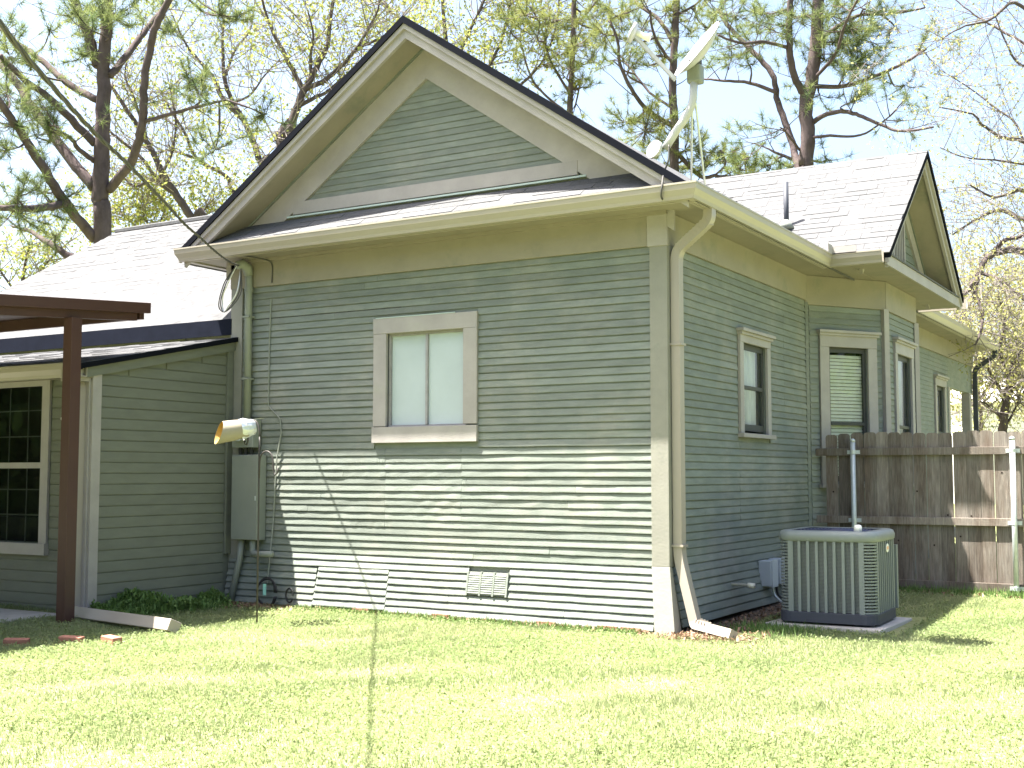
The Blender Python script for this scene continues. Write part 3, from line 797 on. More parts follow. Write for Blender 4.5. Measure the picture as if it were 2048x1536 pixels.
# service drop: hangs from the weatherhead towards the pole behind the photographer
WP = [(-5.11, -.20, 3.78), (-4.128, -1.374, 3.562), (-3.3, -2.4, 3.42), (-2.522, -3.364, 3.308), (-1.91, -4.122, 3.216), (-1.17, -5.039, 3.136), (-.409, -5.982, 3.045), (.12, -6.637, 2.968), (.618, -7.255, 2.922), (1.084, -7.832, 2.895), (2.2, -9.2, 2.90), (4.3, -11.8, 3.1), (7.0, -15.2, 3.6), (12.0, -21.4, 5.0)]
def densify(p, n=6):
    out = []
    p = [Vector(q) for q in p]
    for i in range(len(p) - 1):
        a = p[max(i - 1, 0)]; b_ = p[i]; c = p[i + 1]; d = p[min(i + 2, len(p) - 1)]
        for k in range(n):
            t = k / n
            out.append(.5 * ((2 * b_) + (c - a) * t + (2 * a - 5 * b_ + 4 * c - d) * t * t + (3 * b_ - a - 3 * c + d) * t ** 3))
    out.append(p[-1]); return out
W = densify(WP, 10)
drop = empty("service_cable", (-5.1, -.2, 3.7), "twisted service drop cable sagging from the weatherhead out across the yard", "cable")
for ph, nm, mt_ in ((0, "strand", 'wire'), (2.1, "strand", 'wire'), (4.2, "strand", 'wire')):
    pts = []
    s = 0
    for i, p in enumerate(W):
        if i: s += (p - W[i - 1]).length
        a = s * 9 + ph
        pts.append(p + Vector((math.cos(a) * .006, math.cos(a) * .003, math.sin(a) * .006)))
    MB().tube(pts, .0052, 5).build(nm, M_[mt_], drop)
for off, m2 in (((0, 0), 'wire'), ((.03, .05), 'wirelight'), ((-.03, -.03), 'wire')):
    a = Vector((-5.11, -.23, 3.78)); x = off[0]
    MB().tube(densify([a, a + Vector((-.10 + x, -.05, -.18)), a + Vector((-.20 + x, -.04, -.40 + off[1])), a + Vector((-.16, -.03, -.52)), a + Vector((-.06 - x, -.03, -.46)), a + Vector((.05 - x, -.01, -.30)), a + Vector((.03, .03, -.03))], 5), .007, 5).build("drip_loop", M_[m2], drop)

# hanging wire under the soffit
MB().tube(densify([(-4.95, -.36, 3.862), (-4.82, -.20, 3.84), (-4.76, -.05, 3.80), (-4.755, -.045, 3.58)], 5), .008, 5).build("telephone_wire", M_['wire'], house)

# coil of old cable leaning on the skirt
coil = empty("cable_coil", (-4.65, -.17, .02), "coil of black cable with a pale green tag leaning on the skirt boards", "cable coil")
for k in range(3):
    c = Vector((-4.66 + .012 * k, -.165 - .006 * k, .16))
    MB().tube([c + Vector((math.cos(a) * (.125 + .008 * k), -.01 * math.cos(a * 2), math.sin(a) * (.155 - .006 * k))) for a in np.linspace(0, 6.0, 26)], .010, 6).build("loop", M_['black'], coil, smooth=True)
MB().box(-4.68, -4.645, -.20, -.185, .13, .25).build("tag", M_['green'], coil)
MB().tube([Vector((-4.34 + math.cos(a) * .05, -.155, .14 + math.sin(a) * .075)) for a in np.linspace(0, 5.8, 18)], .010, 6).build("ring", M_['black'], coil)

# ------------------------------------------------------------------ patio cover
pcv = empty("patio_cover", (-5.13, -2.43, .05), "dark brown metal patio cover with sloping flat roof on square posts", "patio cover")
cz = lambda y: 3.198 + (y + 1.5) * .075
def slope_bar(x0, x1, y0, y1, o0, o1):
    return MB().hexa([(x0, y0, cz(y0) - o1), (x1, y0, cz(y0) - o1), (x1, y1, cz(y1) - o1), (x0, y1, cz(y1) - o1), (x0, y0, cz(y0) - o0), (x1, y0, cz(y0) - o0), (x1, y1, cz(y1) - o0), (x0, y1, cz(y1) - o0)])
slope_bar(-5.13, -5.08, -6.2, -1.50, .0, .108).build("side_fascia", M_['brown'], pcv, bevel=.004)
slope_bar(-5.20, -5.135, -6.0, -1.63, .085, .185).build("side_beam", M_['brown'], pcv, bevel=.003)
slope_bar(-11.5, -5.135, -1.60, -1.54, .02, .17).build("back_beam", M_['brown'], pcv)
for k in range(14):
    slope_bar(-5.14 - (k + 1) * .44, -5.14 - k * .44 + .01, -6.15, -1.51, .03 + (k % 2) * .004, .055).build("roof_panel", M_['brown'], pcv)
for y in (-2.43, -5.2):
    MB().box(-5.19, -5.07, y - .06, y + .06, .0, cz(y) - .187).build("post", M_['brown'], pcv, bevel=.004)
slab = MB().box(-12, -5.46, -6.4, -2.16, -.05, .075).build("patio_slab", M_['concrete'], bevel=.01)
tag(slab, "concrete patio slab under the brown cover", "patio", kind="structure")
# loose bricks in the grass beside the slab
for i, (p, rz, lab) in enumerate((((130, 1286), .35, "reddish brick lying flat in the shaded grass near the patio post"), ((195, 1284), -.2, "grey brown broken brick in the grass below the long downspout"), ((15, 1296), .7, "rust coloured brick at the left edge of the shaded grass"))):
    y0 = -3.15 + (-.05, .1, -.35)[i]; x0 = (-4.10, -3.78, -4.42)[i]
    b0 = MB().box(-.10, .10, -.045, .045, .0, .055).build("brick", M_['brick'], bevel=.006)
    b0.location = (x0, y0, float(gz(x0, y0)) + .005); b0.rotation_euler = (.05, .03, rz)
    tag(b0, lab, "brick", "loose bricks by the patio")

# ------------------------------------------------------------------ shepherd hook and tube
HX, HY = -3.66, -1.40
hk = empty("shepherd_hook", (HX, HY, .0), "thin dark double shepherd hook pole stuck in the lawn", "garden hook")
MB().tube([(HX, HY, -.05), (HX, HY, 1.0), (HX - .005, HY, 1.62), (HX + .0, HY, 1.80)], .0085, 7).build("pole", M_['iron'], hk, smooth=True)
MB().tube([(HX - .0 - .075 + .075 * math.cos(a), HY, 1.80 + .16 * math.sin(a)) for a in np.linspace(0, math.pi, 14)] + [(HX - .152, HY, 1.76), (HX - .165, HY, 1.725), (HX - .19, HY, 1.735), (HX - .195, HY, 1.765)], .0085, 7).build("upper_hook", M_['iron'], hk, smooth=True)
MB().tube([(HX, HY, 1.40), (HX + .005, HY, 1.55)] + [(HX + .09 - .085 * math.cos(a), HY, 1.56 + .10 * math.sin(a)) for a in np.linspace(.1, math.pi, 12)] + [(HX + .182, HY, 1.48), (HX + .20, HY, 1.43), (HX + .23, HY, 1.45), (HX + .235, HY, 1.50)], .008, 7).build("lower_hook", M_['iron'], hk, smooth=True)
tb = empty("hanging_tube", (HX - .3, HY, 1.74), "cream open ended tube wrapped in silver tape hanging from the upper garden hook", "tube")
a = Vector((-3.935, HY - .27, 1.835)); b_ = Vector((-3.76, HY + .03, 1.90))
n_ = 18
ax = (b_ - a).normalized(); up = Vector((0, 0, 1)); up = (up - ax * up.dot(ax)).normalized(); sd_ = ax.cross(up)
mo = MB(); mi = MB()
def ringpts(t, r, squ=1.0):
    c = a.lerp(b_, t)
    return [tuple(c + up * math.cos(q) * r * squ + sd_ * math.sin(q) * r + ax * (.05 * math.cos(q) if t == 0 else 0)) for q in np.linspace(0, 2 * math.pi, n_, endpoint=False)]
for mbq, rs in ((mo, (.105, .10, .088, .066)), (mi, (.099, .094, .082, .06))):
    ts = (0, .4, .75, 1.0)
    pts = [p for t, r in zip(ts, rs) for p in ringpts(t, r)]
    mbq.poly(pts, [(i * n_ + k, i * n_ + (k + 1) % n_, (i + 1) * n_ + (k + 1) % n_, (i + 1) * n_ + k) for i in range(3) for k in range(n_)])
mo.poly(ringpts(1.0, .062), [tuple(range(n_))])
mo.build("tube_shell", M_['cardboard'], tb, smooth=True)
mi.build("tube_inside", M_['tube_in'], tb, smooth=True)
tp = MB(); rs = []
for i, t in enumerate((.58, .72, .88, 1.0)):
    rs += [tuple(Vector(p) + Vector((0, 0, random.uniform(-.006, .012)))) for p in ringpts(t, (.098, .094, .082, .071)[i])]
tp.poly(rs, [(i * n_ + k, i * n_ + (k + 1) % n_, (i + 1) * n_ + (k + 1) % n_, (i + 1) * n_ + k) for i in range(3) for k in range(n_)])
tp.build("foil_tape", M_['foil'], tb)
MB().poly([tuple(b_ + Vector(q)) for q in ((-.06, -.03, .07), (.10, -.02, .085), (.11, .03, .08), (-.05, .03, .075))], [(0, 1, 2, 3)]).build("tape_flap", M_['foil'], tb)
MB().tube([tuple(b_ + Vector((-.17, -.01, -.05))), (HX - .18, HY, 1.735)], .006, 5).build("hanging_wire", M_['wirelight'], tb)

# ------------------------------------------------------------------ satellite dish on the rake
dish = empty("satellite_dish", (.2, -.35, 4.3), "pale grey satellite dish on a bent mast at the right end of the gable rake", "satellite dish")
DY = -.34
def dpt(px, py, y):   # point on the plane y = const seen at this place of the roof edge
    d = at(px, py, 1.0) - CAM
    return CAM + d * ((y - CAM.y) / d.y)
foot = dpt(1328, 303, DY)
MB().disc(foot + Vector((-.06, -.05, .01)), (-.35, -.9, .25), .085, .03, 18).build("foot_plate", M_['dish'], dish)
mast = [dpt(1330, 298, DY), dpt(1352, 262, DY), dpt(1374, 232, DY), dpt(1386, 205, DY), dpt(1388, 160, DY)]
MB().tube(fillet(mast, .10), .036, 12).build("mast", M_['dish'], dish, smooth=True)
hub = dpt(1386, 152, DY)
MB().box(hub.x - .05, hub.x + .08, DY - .04, DY + .08, hub.z - .07, hub.z + .10).build("bracket", M_['grey_metal'], dish, bevel=.02)
MB().box(hub.x - .03, hub.x + .07, DY - .04, DY + .05, hub.z + .101, hub.z + .15).build("bracket_plate", M_['iron'], dish, bevel=.01)
# reflector: shallow elliptical bowl seen almost edge on
c0 = dpt(1349, 150, DY - .05); c1 = dpt(1436, 43, DY - .05)
cen = (c0 + c1) / 2; ua = (c1 - c0).normalized(); ra = (c1 - c0).length / 2
face = Vector((-.76, -.555, .36)); face = (face - ua * face.dot(ua)).normalized(); va = face.cross(ua)
mb = MB(); nr, na = 6, 32; pts = []
for s_, th in ((0, 0), (1, .012)):
    for i in range(nr + 1):
        r = i / nr
        for k in range(na):
            q = 2 * math.pi * k / na
            pts.append(tuple(cen + ua * (ra * r * math.cos(q)) + va * (ra * .92 * r * math.sin(q)) - face * (.085 * (1 - r * r) + th)))
fc = []
for s_ in range(2):
    o_ = s_ * (nr + 1) * na
    for i in range(nr):
        for k in range(na):
            fc.append((o_ + i * na + k, o_ + i * na + (k + 1) % na, o_ + (i + 1) * na + (k + 1) % na, o_ + (i + 1) * na + k))
for k in range(na):
    fc.append((nr * na + k, nr * na + (k + 1) % na, (2 * nr + 1) * na + (k + 1) % na, (2 * nr + 1) * na + k))
mb.poly(pts, fc); mb.build("reflector", M_['dish'], dish, smooth=True)
lnb = dpt(1266, 68, DY - .28); low = dpt(1351, 160, DY - .08)
MB().tube([low, lnb], .022, 4, phase=.78).build("feed_arm", M_['dish'], dish)
fd = (cen - lnb).normalized()
t1 = dpt(1258, 84, DY - .30); t2 = dpt(1273, 47, DY - .30)
MB().tube([t1, t1.lerp(t2, .5), t2], [.02, .032, .02], 8, asp=3.2, ref=fd).build("feed_bar", M_['dish'], dish, smooth=True)
MB().tube([lnb + Vector((.02, 0, .02)), lnb + fd * .10, lnb + fd * .16], [.03, .026, .042], 10).build("feed_horn", M_['white'], dish, smooth=True)
MB().tube([dpt(1391, 205, DY), Vector((.30, .25, 4.10))], .011, 6).build("brace_rod", M_['galv'], dish)
MB().tube([dpt(1384, 222, DY), Vector((.14, .30, 4.20))], .011, 6).build("brace_rod", M_['galv'], dish)
MB().tube(densify([dpt(1338, 290, DY - .04), dpt(1337, 320, DY - .06), dpt(1328, 345, DY - .08), Vector((.205, -.53, 3.98)), Vector((.19, -.515, 3.88)), Vector((.18, -.42, 3.86))], 5), .009, 6).build("coax_cable", M_['wire'], dish, smooth=True)

# ------------------------------------------------------------------ fence
FY = 4.2
fence = empty("wooden_fence", (.2, FY, .1), "weathered dog eared wooden privacy fence with three rails and steel posts", "fence")
def picket(x, w, ztop, zb, y):
    c = w * .24
    pr = [(x, zb), (x + w, zb), (x + w, ztop - c), (x + w - c * .25, ztop - c * .35), (x + w - c, ztop), (x + c, ztop), (x + c * .25, ztop - c * .35), (x, ztop - c)]
    return MB().prism([(p[0], y, p[1]) for p in pr], [(p[0], y + .017, p[1]) for p in pr])
x = .215; i = 0
while x < 4.2:
    w = .1395 + random.uniform(-.004, .004)
    zt = 1.925 + random.uniform(-.014, .014)
    pk = picket(x, w, zt, .135 + random.uniform(-.02, .02), FY + .041 + random.uniform(-.002, .002)).build("picket", M_['fence'], fence)
    if random.random() < .45:
        zz = random.uniform(.3, 1.6); xx = x + random.uniform(.03, .1)
        MB().disc((xx, FY + .0385, zz), (0, 1, 0), .011, .006, 8).build("knot", M_['knot'], pk)
    x += w + random.choice((.002, .003, .004, .009)) + (.008 if i < 3 else 0); i += 1
for z in (1.66, .86, .14):
    MB().box(.10, 4.25, FY, FY + .038, z, z + .088).build("rail", M_['fence'], fence, bevel=.004)
for x in (.56, 2.325, 4.1):
    p = MB().tube([(x, FY - .035, -.1), (x, FY - .035, 1.82)], .030, 14).build("post", M_['galv'], fence, smooth=True)
    MB().tube([(x, FY - .035, 1.82), (x, FY - .035, 1.845), (x, FY - .035, 1.86)], [.033, .03, .012], 14).build("post_cap", M_['galv'], p, smooth=True)
    for z in (1.70, .90, .18):
        MB().box(x - .075, x + .075, FY - .006, FY - .0015, z - .022, z + .022).tube([(x, FY - .035, z - .02), (x, FY - .035, z + .02)], .034, 14).build("bracket", M_['galv'], p)

# ------------------------------------------------------------------ air conditioner
acy = math.radians(1.5)
acc, acs = math.cos(acy), math.sin(acy)
AO = Vector((1.585, 1.04, .042)); S = .90; H = .87
AM = lambda u, v, z: (AO.x + (u) * acc - v * acs, AO.y + u * acs + v * acc, AO.z + z)     # u <= 0 along the front, v >= 0 back
ac = empty("air_conditioner", AO, "grey outdoor air conditioner condenser with vertical bars beside the fence", "air conditioner")
def rrect(z, off, r, n=5):
    pts = []
    for (cu, cv, a0) in ((-r, r, -90), (-r, S - r, 0), (-S + r, S - r, 90), (-S + r, r, 180)):
        for k in range(n + 1):
            q = math.radians(a0 + 90 * k / n)
            pts.append(AM(cu + math.cos(q) * (r + off), cv + math.sin(q) * (r + off), z))
    return pts
def loft(levels, name, mat, parent, capb=True, capt=True, smooth=False):
    mb = MB(); rg = [rrect(*l) for l in levels]; n = len(rg[0])
    mb.poly([p for r in rg for p in r], [(i * n + k, i * n + (k + 1) % n, (i + 1) * n + (k + 1) % n, (i + 1) * n + k) for i in range(len(rg) - 1) for k in range(n)] + ([tuple(range(n))[::-1]] if capb else []) + ([tuple((len(rg) - 1) * n + k for k in range(n))] if capt else []))
    return mb.build(name, mat, parent, smooth)
loft([(.02, .012, .12), (.11, .012, .12), (.115, .0, .12)], "base_pan", M_['acbase'], ac)
for (u, v) in ((-.12, .12), (-S + .12, .12), (-.12, S - .12), (-S + .12, S - .12)):
    MB().hexa([AM(u - .08, v - .08, -.002), AM(u + .08, v - .08, -.002), AM(u + .08, v + .08, -.002), AM(u - .08, v + .08, -.002), AM(u - .1, v - .1, .022), AM(u + .1, v - .1, .022), AM(u + .1, v + .1, .022), AM(u - .1, v + .1, .022)]).build("foot", M_['acbase'], ac)
loft([(.11, -.035, .10), (H - .06, -.035, .10)], "coil", M_['acdark'], ac)
# grille: vertical bars on flat sides, corner louvers
top = loft([(H - .10, .004, .12), (H - .088, .016, .12), (H - .045, .02, .12), (H - .012, .004, .12), (H, -.025, .12), (H - .004, -.10, .13)], "top_cover", M_['ac'], ac, capb=False, capt=False)
top.data.polygons.foreach_set("use_smooth", [True] * len(top.data.polygons))
def acbar(u0, u1, v0, v1, z0, z1, nm="grille_bar", par=ac, mat='ac'):
    return MB().mbox(AM, u0, u1, v0, v1, z0, z1).build(nm, M_[mat], par)
fu0, fu1 = -S + .12, -.12
nb_ = 8
for k in range(nb_ + 1):
    u = fu0 + (fu1 - fu0) * k / nb_
    w = .0135 if 0 < k < nb_ else .024
    acbar(u - w, u + w, -.004, .02, .112, H - .095)
    v = .12 + (S - .24) * k / nb_
    acbar(-.02, .004, v - w, v + w, .112, H - .095)
fine = MB()
z = .125
while z < H - .105:
    fine.mbox(AM, fu0, fu1, .012, .016, z, z + .004)
    fine.mbox(AM, -.016, -.012, .12, S - .12, z, z + .004)
    z += .0125
tag(fine.build("wire_guard", M_['ac'], ac), kind="stuff")
for (cu, cv, a0) in ((-.12, .12, -90), (-S + .12, .12, 180)):
    z = .118
    while z < H - .10:
        pts = []
        for zz in (z, z + .014):
            for rr in (.098, .124):
                pts += [AM(cu + math.cos(math.radians(a0 + 90 * k / 5)) * rr, cv + math.sin(math.radians(a0 + 90 * k / 5)) * rr, zz) for k in range(6)]
        fcs = [(6 + k, 7 + k, 19 + k, 18 + k) for k in range(5)] + [(k, k + 1, 7 + k, 6 + k) for k in range(5)] + [(12 + k, 18 + k, 19 + k, 13 + k) for k in range(5)]
        MB().poly(pts, fcs).build("corner_louver", M_['ac'], ac)
        z += .0288
fan = MB()
cu, cv = -S / 2, S / 2
for k in range(10):
    r = .05 + k * .033
    fan.tube([AM(cu + math.cos(q) * r, cv + math.sin(q) * r, H - .012 + .02 * (1 - r / .4)) for q in np.linspace(0, 2 * math.pi, 33)], .004, 4, cap=False)
for k in range(12):
    q = k * math.pi / 6
    fan.tube([AM(cu + math.cos(q) * .05, cv + math.sin(q) * .05, H + .004), AM(cu + math.cos(q) * .40, cv + math.sin(q) * .40, H - .012)], .004, 4)
fan.build("fan_guard", M_['fan'], ac)
loft([(H - .10, -.09, .13), (H - .095, -.10, .13)], "fan_deck", M_['fan'], ac)
for k in range(4):
    q = .4 + k * math.pi / 2
    p = [AM(cu + math.cos(q + d) * r, cv + math.sin(q + d) * r, H - .05 + h) for r, d, h in ((.06, 0, 0), (.34, -.15, 0), (.34, .6, .03), (.06, .5, .02))]
    MB().prism(p, [(x_, y_, z_ - .004) for x_, y_, z_ in p]).build("fan_blade", M_['fan'], ac)
bd = MB()
pts = [AM(.0065, .50 + .055 * math.cos(q), H - .17 + .042 * math.sin(q)) for q in np.linspace(0, 2 * math.pi, 20, endpoint=False)]
bd.prism(pts, [AM(.0115, .50 + .055 * math.cos(q), H - .17 + .042 * math.sin(q)) for q in np.linspace(0, 2 * math.pi, 20, endpoint=False)])
bo = bd.build("badge", M_['white'], ac)
MB().mbox(AM, .012, .0135, .465, .535, H - .185, H - .155).build("badge_mark", M_['logo'], bo)
acbar(-.10, .012, S - .02, S + .04, .10, H - .16, "service_panel")
cap = MB().tube([AM(-.17, .11, H - .005), AM(-.17, .11, H + .03), AM(-.17, .11, H + .052), AM(-.17, .11, H + .058)], [.036, .038, .03, .012], 14).build("plastic_ball", M_['white'], smooth=True)
tag(cap, "small round white plastic ball resting on top of the air conditioner", "ball")
pad = MB().hexa([(.56, .97, -.02), (1.66, .90, -.02), (1.68, 2.05, -.02), (.62, 2.12, -.02), (.56, .97, .040), (1.66, .90, .040), (1.68, 2.05, .040), (.62, 2.12, .040)]).build("concrete_pad", M_['concrete'], bevel=.008)
tag(pad, "pale concrete pad under the air conditioner", "pad")

# disconnect boxes and drain pipe on the right wall
db = empty("disconnect_box", (.06, 2.5, .2), "pair of grey electrical disconnect boxes on the skirt behind the air conditioner", "electrical box")
for k, (y, hh) in enumerate(((2.30, .27), (2.66, .27))):
    x0 = .085 if k == 0 else .07
    bx_ = MB().box(x0 - .05, x0 + .09, y, y + .20, .25, .25 + hh).build("box", M_['box'], db, bevel=.008)
    MB().box(x0 + .09, x0 + .105, y + .01, y + .19, .24, .26 + hh).build("cover", M_['box'], bx_, bevel=.004)
for k, (y, e) in enumerate(((2.50, 1.35), (2.62, 1.5), (2.88, 1.9))):
    MB().tube(densify([(.12, y, .25), (.16, y, .12), (.4, y - .15, .04), (.75, 2.05, .10)], 6), .014, 7).build("flexible_conduit", M_['black'] if k else M_['galv'], db, smooth=True)
pv = MB().tube([(.05, 1.46, .335), (.23, 1.44, .335), (.23, 1.44, .335), (.30, 1.435, .333)], [.016, .016, .026, .026], 12).build("drain_pipe", M_['pvc'], smooth=True)
tag(pv, "short white plastic drain pipe sticking out of the skirt near the corner downspout", "pipe")

# brick pier glimpses and soil under the skirt
for i, (x, y) in enumerate(((-.55, .03), (-.32, .03), (-1.2, .03), (-2.4, .03), (-3.4, .03))):
    b0 = MB().box(-.1, .1, -.05, .05, -.03, .05).build("foundation_brick", M_['brick'], house)
    b0.location = Vector((x, y - .12, .0)) - house.location
sb = MB()
def strip(pts, w):
    pass

# ------------------------------------------------------------------ grass, weeds, dry leaves
def inside_house(x, y):
    h = (x > WX0 - .1) & (x < .0) & (y > -.10)
    w = (x < -5.37) & (y > -2.0)
    s = (x < -5.47) & (y > -6.4) & (y < -2.15)
    p = (x > .60) & (x < 1.80) & (y > .92) & (y < 2.25)
    bay = (x < .75) & (y > 4.3)
    rw = (x < .50 + .1 * np.sin(y * 3)) & (y > .1)
    return h | w | s | p | bay | rw
def grass_patch(n, x0, x1, y0, y1, dens=None):
    x = RNG.uniform(x0, x1, n); y = RNG.uniform(y0, y1, n)
    k = ~inside_house(x, y)
    # keep what the photo (and a step to its side) can see
    dx, dy = x - CAM.x, y - CAM.y
    dep = -dx * math.sin(YAW) + dy * math.cos(YAW); lat = dx * math.cos(YAW) + dy * math.sin(YAW)
    k &= (dep > 4.6) & (np.abs(lat) < dep * .43 + 1.3)
    if dens is not None: k &= RNG.uniform(0, 1, n) < dens(x, y)
    return x[k], y[k]
def fbm(x, y, s, seed):
    r = np.random.default_rng(seed); v = 0; a = 1.0; tot = 0
    for o in range(4):
        ph = r.uniform(0, 6.28, 4); an = r.uniform(0, 3.14, 2)
        f = s * 1.9 ** o
        v = v + a * np.sin(f * (x * np.cos(an[0]) + y * np.sin(an[0])) + ph[0] + 1.5 * np.sin(f * .6 * (x * np.cos(an[1]) - y * np.sin(an[1])) + ph[1]))
        tot += a; a *= .6
    return v / tot * .5 + .5
def blades(x, y, hmin, hmax, w, rnd, lean=.6):
    n = len(x); z = gz(x, y)
    a = RNG.uniform(0, 2 * np.pi, n); h = RNG.uniform(hmin, hmax, n)
    l = RNG.uniform(.1, lean, n) * h; la = RNG.uniform(0, 2 * np.pi, n)
    ww = w * RNG.uniform(.6, 1.3, n)
    b0 = np.stack([x - np.cos(a) * ww, y - np.sin(a) * ww, z - .004], -1)
    b1 = np.stack([x + np.cos(a) * ww, y + np.sin(a) * ww, z - .004], -1)
    t = np.stack([x + np.cos(la) * l, y + np.sin(la) * l, z + h], -1)
    return np.stack([b0, b1, t], 1).reshape(-1, 3)
def leaves_flat(x, y, hmin, hmax, size, tilt=.6):
    n = len(x); z = gz(x, y) + RNG.uniform(hmin, hmax, n)
    a = RNG.uniform(0, 2 * np.pi, n); s = size * RNG.uniform(.5, 1.4, n)
    nx_ = RNG.normal(0, tilt, n); ny_ = RNG.normal(0, tilt, n)
    def P(u, v):
        px = x + u * np.cos(a) * s - v * np.sin(a) * s; py = y + u * np.sin(a) * s + v * np.cos(a) * s
        pz = z + (u * nx_ + v * ny_) * s
        return np.stack([px, py, pz], -1)
    return np.stack([P(-1, 0), P(0, -.6), P(1, 0), P(0, .6)], 1).reshape(-1, 3)
LX0, LX1, LY0, LY1 = -7.5, 6.5, -7.6, 5.5
dd_ = lambda x, y: .6 + .4 * fbm(x, y, 2.6, 3)
x, y = grass_patch(1150000, LX0, LX1, LY0, LY1, dd_)
rn = np.clip(.42 * fbm(x, y, 1.1, 5) + .40 * fbm(x, y, 5.0, 8) + .02 + RNG.uniform(-.35, .35, len(x)), 0, 1)
hv = .65 + .75 * np.clip(fbm(x, y, 3.2, 41) * 1.6 - .35, 0, 1)
bl = blades(x, y, .010, .038, .0038, rn, 1.1).reshape(-1, 3, 3)
bl[:, 2, 2] = gz(x, y) + (bl[:, 2, 2] - gz(x, y)) * hv
g1 = np_mesh("grass", bl.reshape(-1, 3), 3, M_['grass'], attr=rn)
tag(g1, "short sunlit yellow green lawn grass of the back yard", "grass", kind="stuff")
x, y = grass_patch(520000, LX0, LX1, LY0, LY1, lambda x, y: np.clip(fbm(x, y, 2.2, 21) * 1.5 - .3, .05, 1))
rn = np.clip(fbm(x, y, 1.4, 9) * .8 + RNG.uniform(-.25, .35, len(x)), 0, 1)
g2 = np_mesh("ground_cover", leaves_flat(x, y, .008, .04, .0105), 4, M_['clover'], attr=rn)
tag(g2, "low clover and broad leaved weeds among the lawn grass", "ground cover", kind="stuff")
# taller weeds in the shade by the wing wall and along the skirt
n = 5200
x = np.concatenate([-5.27 + np.abs(RNG.normal(0, .13, n)), RNG.uniform(-4.2, -.2, 2600), RNG.normal(.75, .22, 900), RNG.uniform(.9, 4.0, 2200)])
y = np.concatenate([RNG.uniform(-2.0, -.35, n), -.17 - np.abs(RNG.normal(0, .06, 2600)), RNG.normal(.62, .15, 900), FY - .1 - np.abs(RNG.normal(0, .10, 2200))])
hh = np.concatenate([.05 + .17 * np.clip(fbm(x[:n], y[:n], 5.5, 31) * 1.7 - .5, 0, 1), RNG.uniform(.03, .09, 2600), RNG.uniform(.05, .11, 900), RNG.uniform(.04, .13, 2200)])
rn = RNG.uniform(0, 1, len(x))
vb = blades(x, y, 1, 1, .007, rn, .55)
zz = gz(x, y)
v3 = vb.reshape(-1, 3, 3)
v3[:, 2, 2] = zz + hh * RNG.uniform(.6, 1.1, len(x)); mid = np.stack([x, y, zz], -1)
v3[:, 2, :2] = mid[:, :2] + (v3[:, 2, :2] - mid[:, :2]) * hh[:, None] * 1.1
tag(np_mesh("weeds", v3.reshape(-1, 3), 3, M_['weed'], attr=rn), "taller green weeds growing along the foot of the walls and fence", "weeds", kind="stuff")
lx = np.repeat(x[:n], 2) + RNG.normal(0, .02, 2 * n); ly = np.repeat(y[:n], 2) + RNG.normal(0, .02, 2 * n)
lv_ = leaves_flat(lx, ly, 0, .01, .016, 1.0)
lv4 = lv_.reshape(-1, 4, 3); lv4[:, :, 2] += (np.repeat(hh[:n], 2) * RNG.uniform(.1, 1, 2 * n))[:, None]
tag(np_mesh("weed_leaves", lv4.reshape(-1, 3), 4, M_['weed'], attr=RNG.uniform(0, 1, 2 * n)), "broad weed leaves beside the wing wall in the shade", "weeds", kind="stuff")
# dry litter under the skirt and at the corner
nl = 5200
x = np.concatenate([RNG.normal(-4.85, .3, 1500), RNG.normal(.35, .25, 900), RNG.uniform(-4.2, -.1, 900), RNG.uniform(.14, .9, 1500), RNG.uniform(.9, 3.9, 400)])
y = np.concatenate([-.2 - np.abs(RNG.normal(0, .14, 1500)), RNG.normal(-.12, .13, 900), -.13 - np.abs(RNG.normal(0, .05, 900)), RNG.uniform(.2, 3.6, 1500), FY - .12 - np.abs(RNG.normal(0, .12, 400))])
keep = (x > -5.3) & (y < 4.2)
x, y = x[keep], y[keep]
tag(np_mesh("dry_leaves", leaves_flat(x, y, .006, .035, .016, .8), 4, M_['dry'], attr=RNG.uniform(0, 1, len(x))), "brown dry leaf litter along the foot of the house", "leaf litter", kind="stuff")
# bare soil apron beside the right wall
so = MB()
cols = [(.0, .05), (.0, 1.2), (.0, 2.6), (.0, 4.1)]
pp = []
for y in np.linspace(.1, 4.15, 18):
    for xx in (-.02, .3 + .06 * math.sin(y * 3), .52 + .12 * math.sin(y * 2.3 + 1)):
        pp.append((xx, y, float(gz(xx, y)) + (.012 if xx < .4 else -.004)))
so.poly(pp, [(i * 3 + k, i * 3 + k + 1, i * 3 + k + 4, i * 3 + k + 3) for i in range(17) for k in range(2)])
tag(so.build("soil", M_['soil'], smooth=True), "bare dark soil strip along the right wall", "soil", kind="structure")

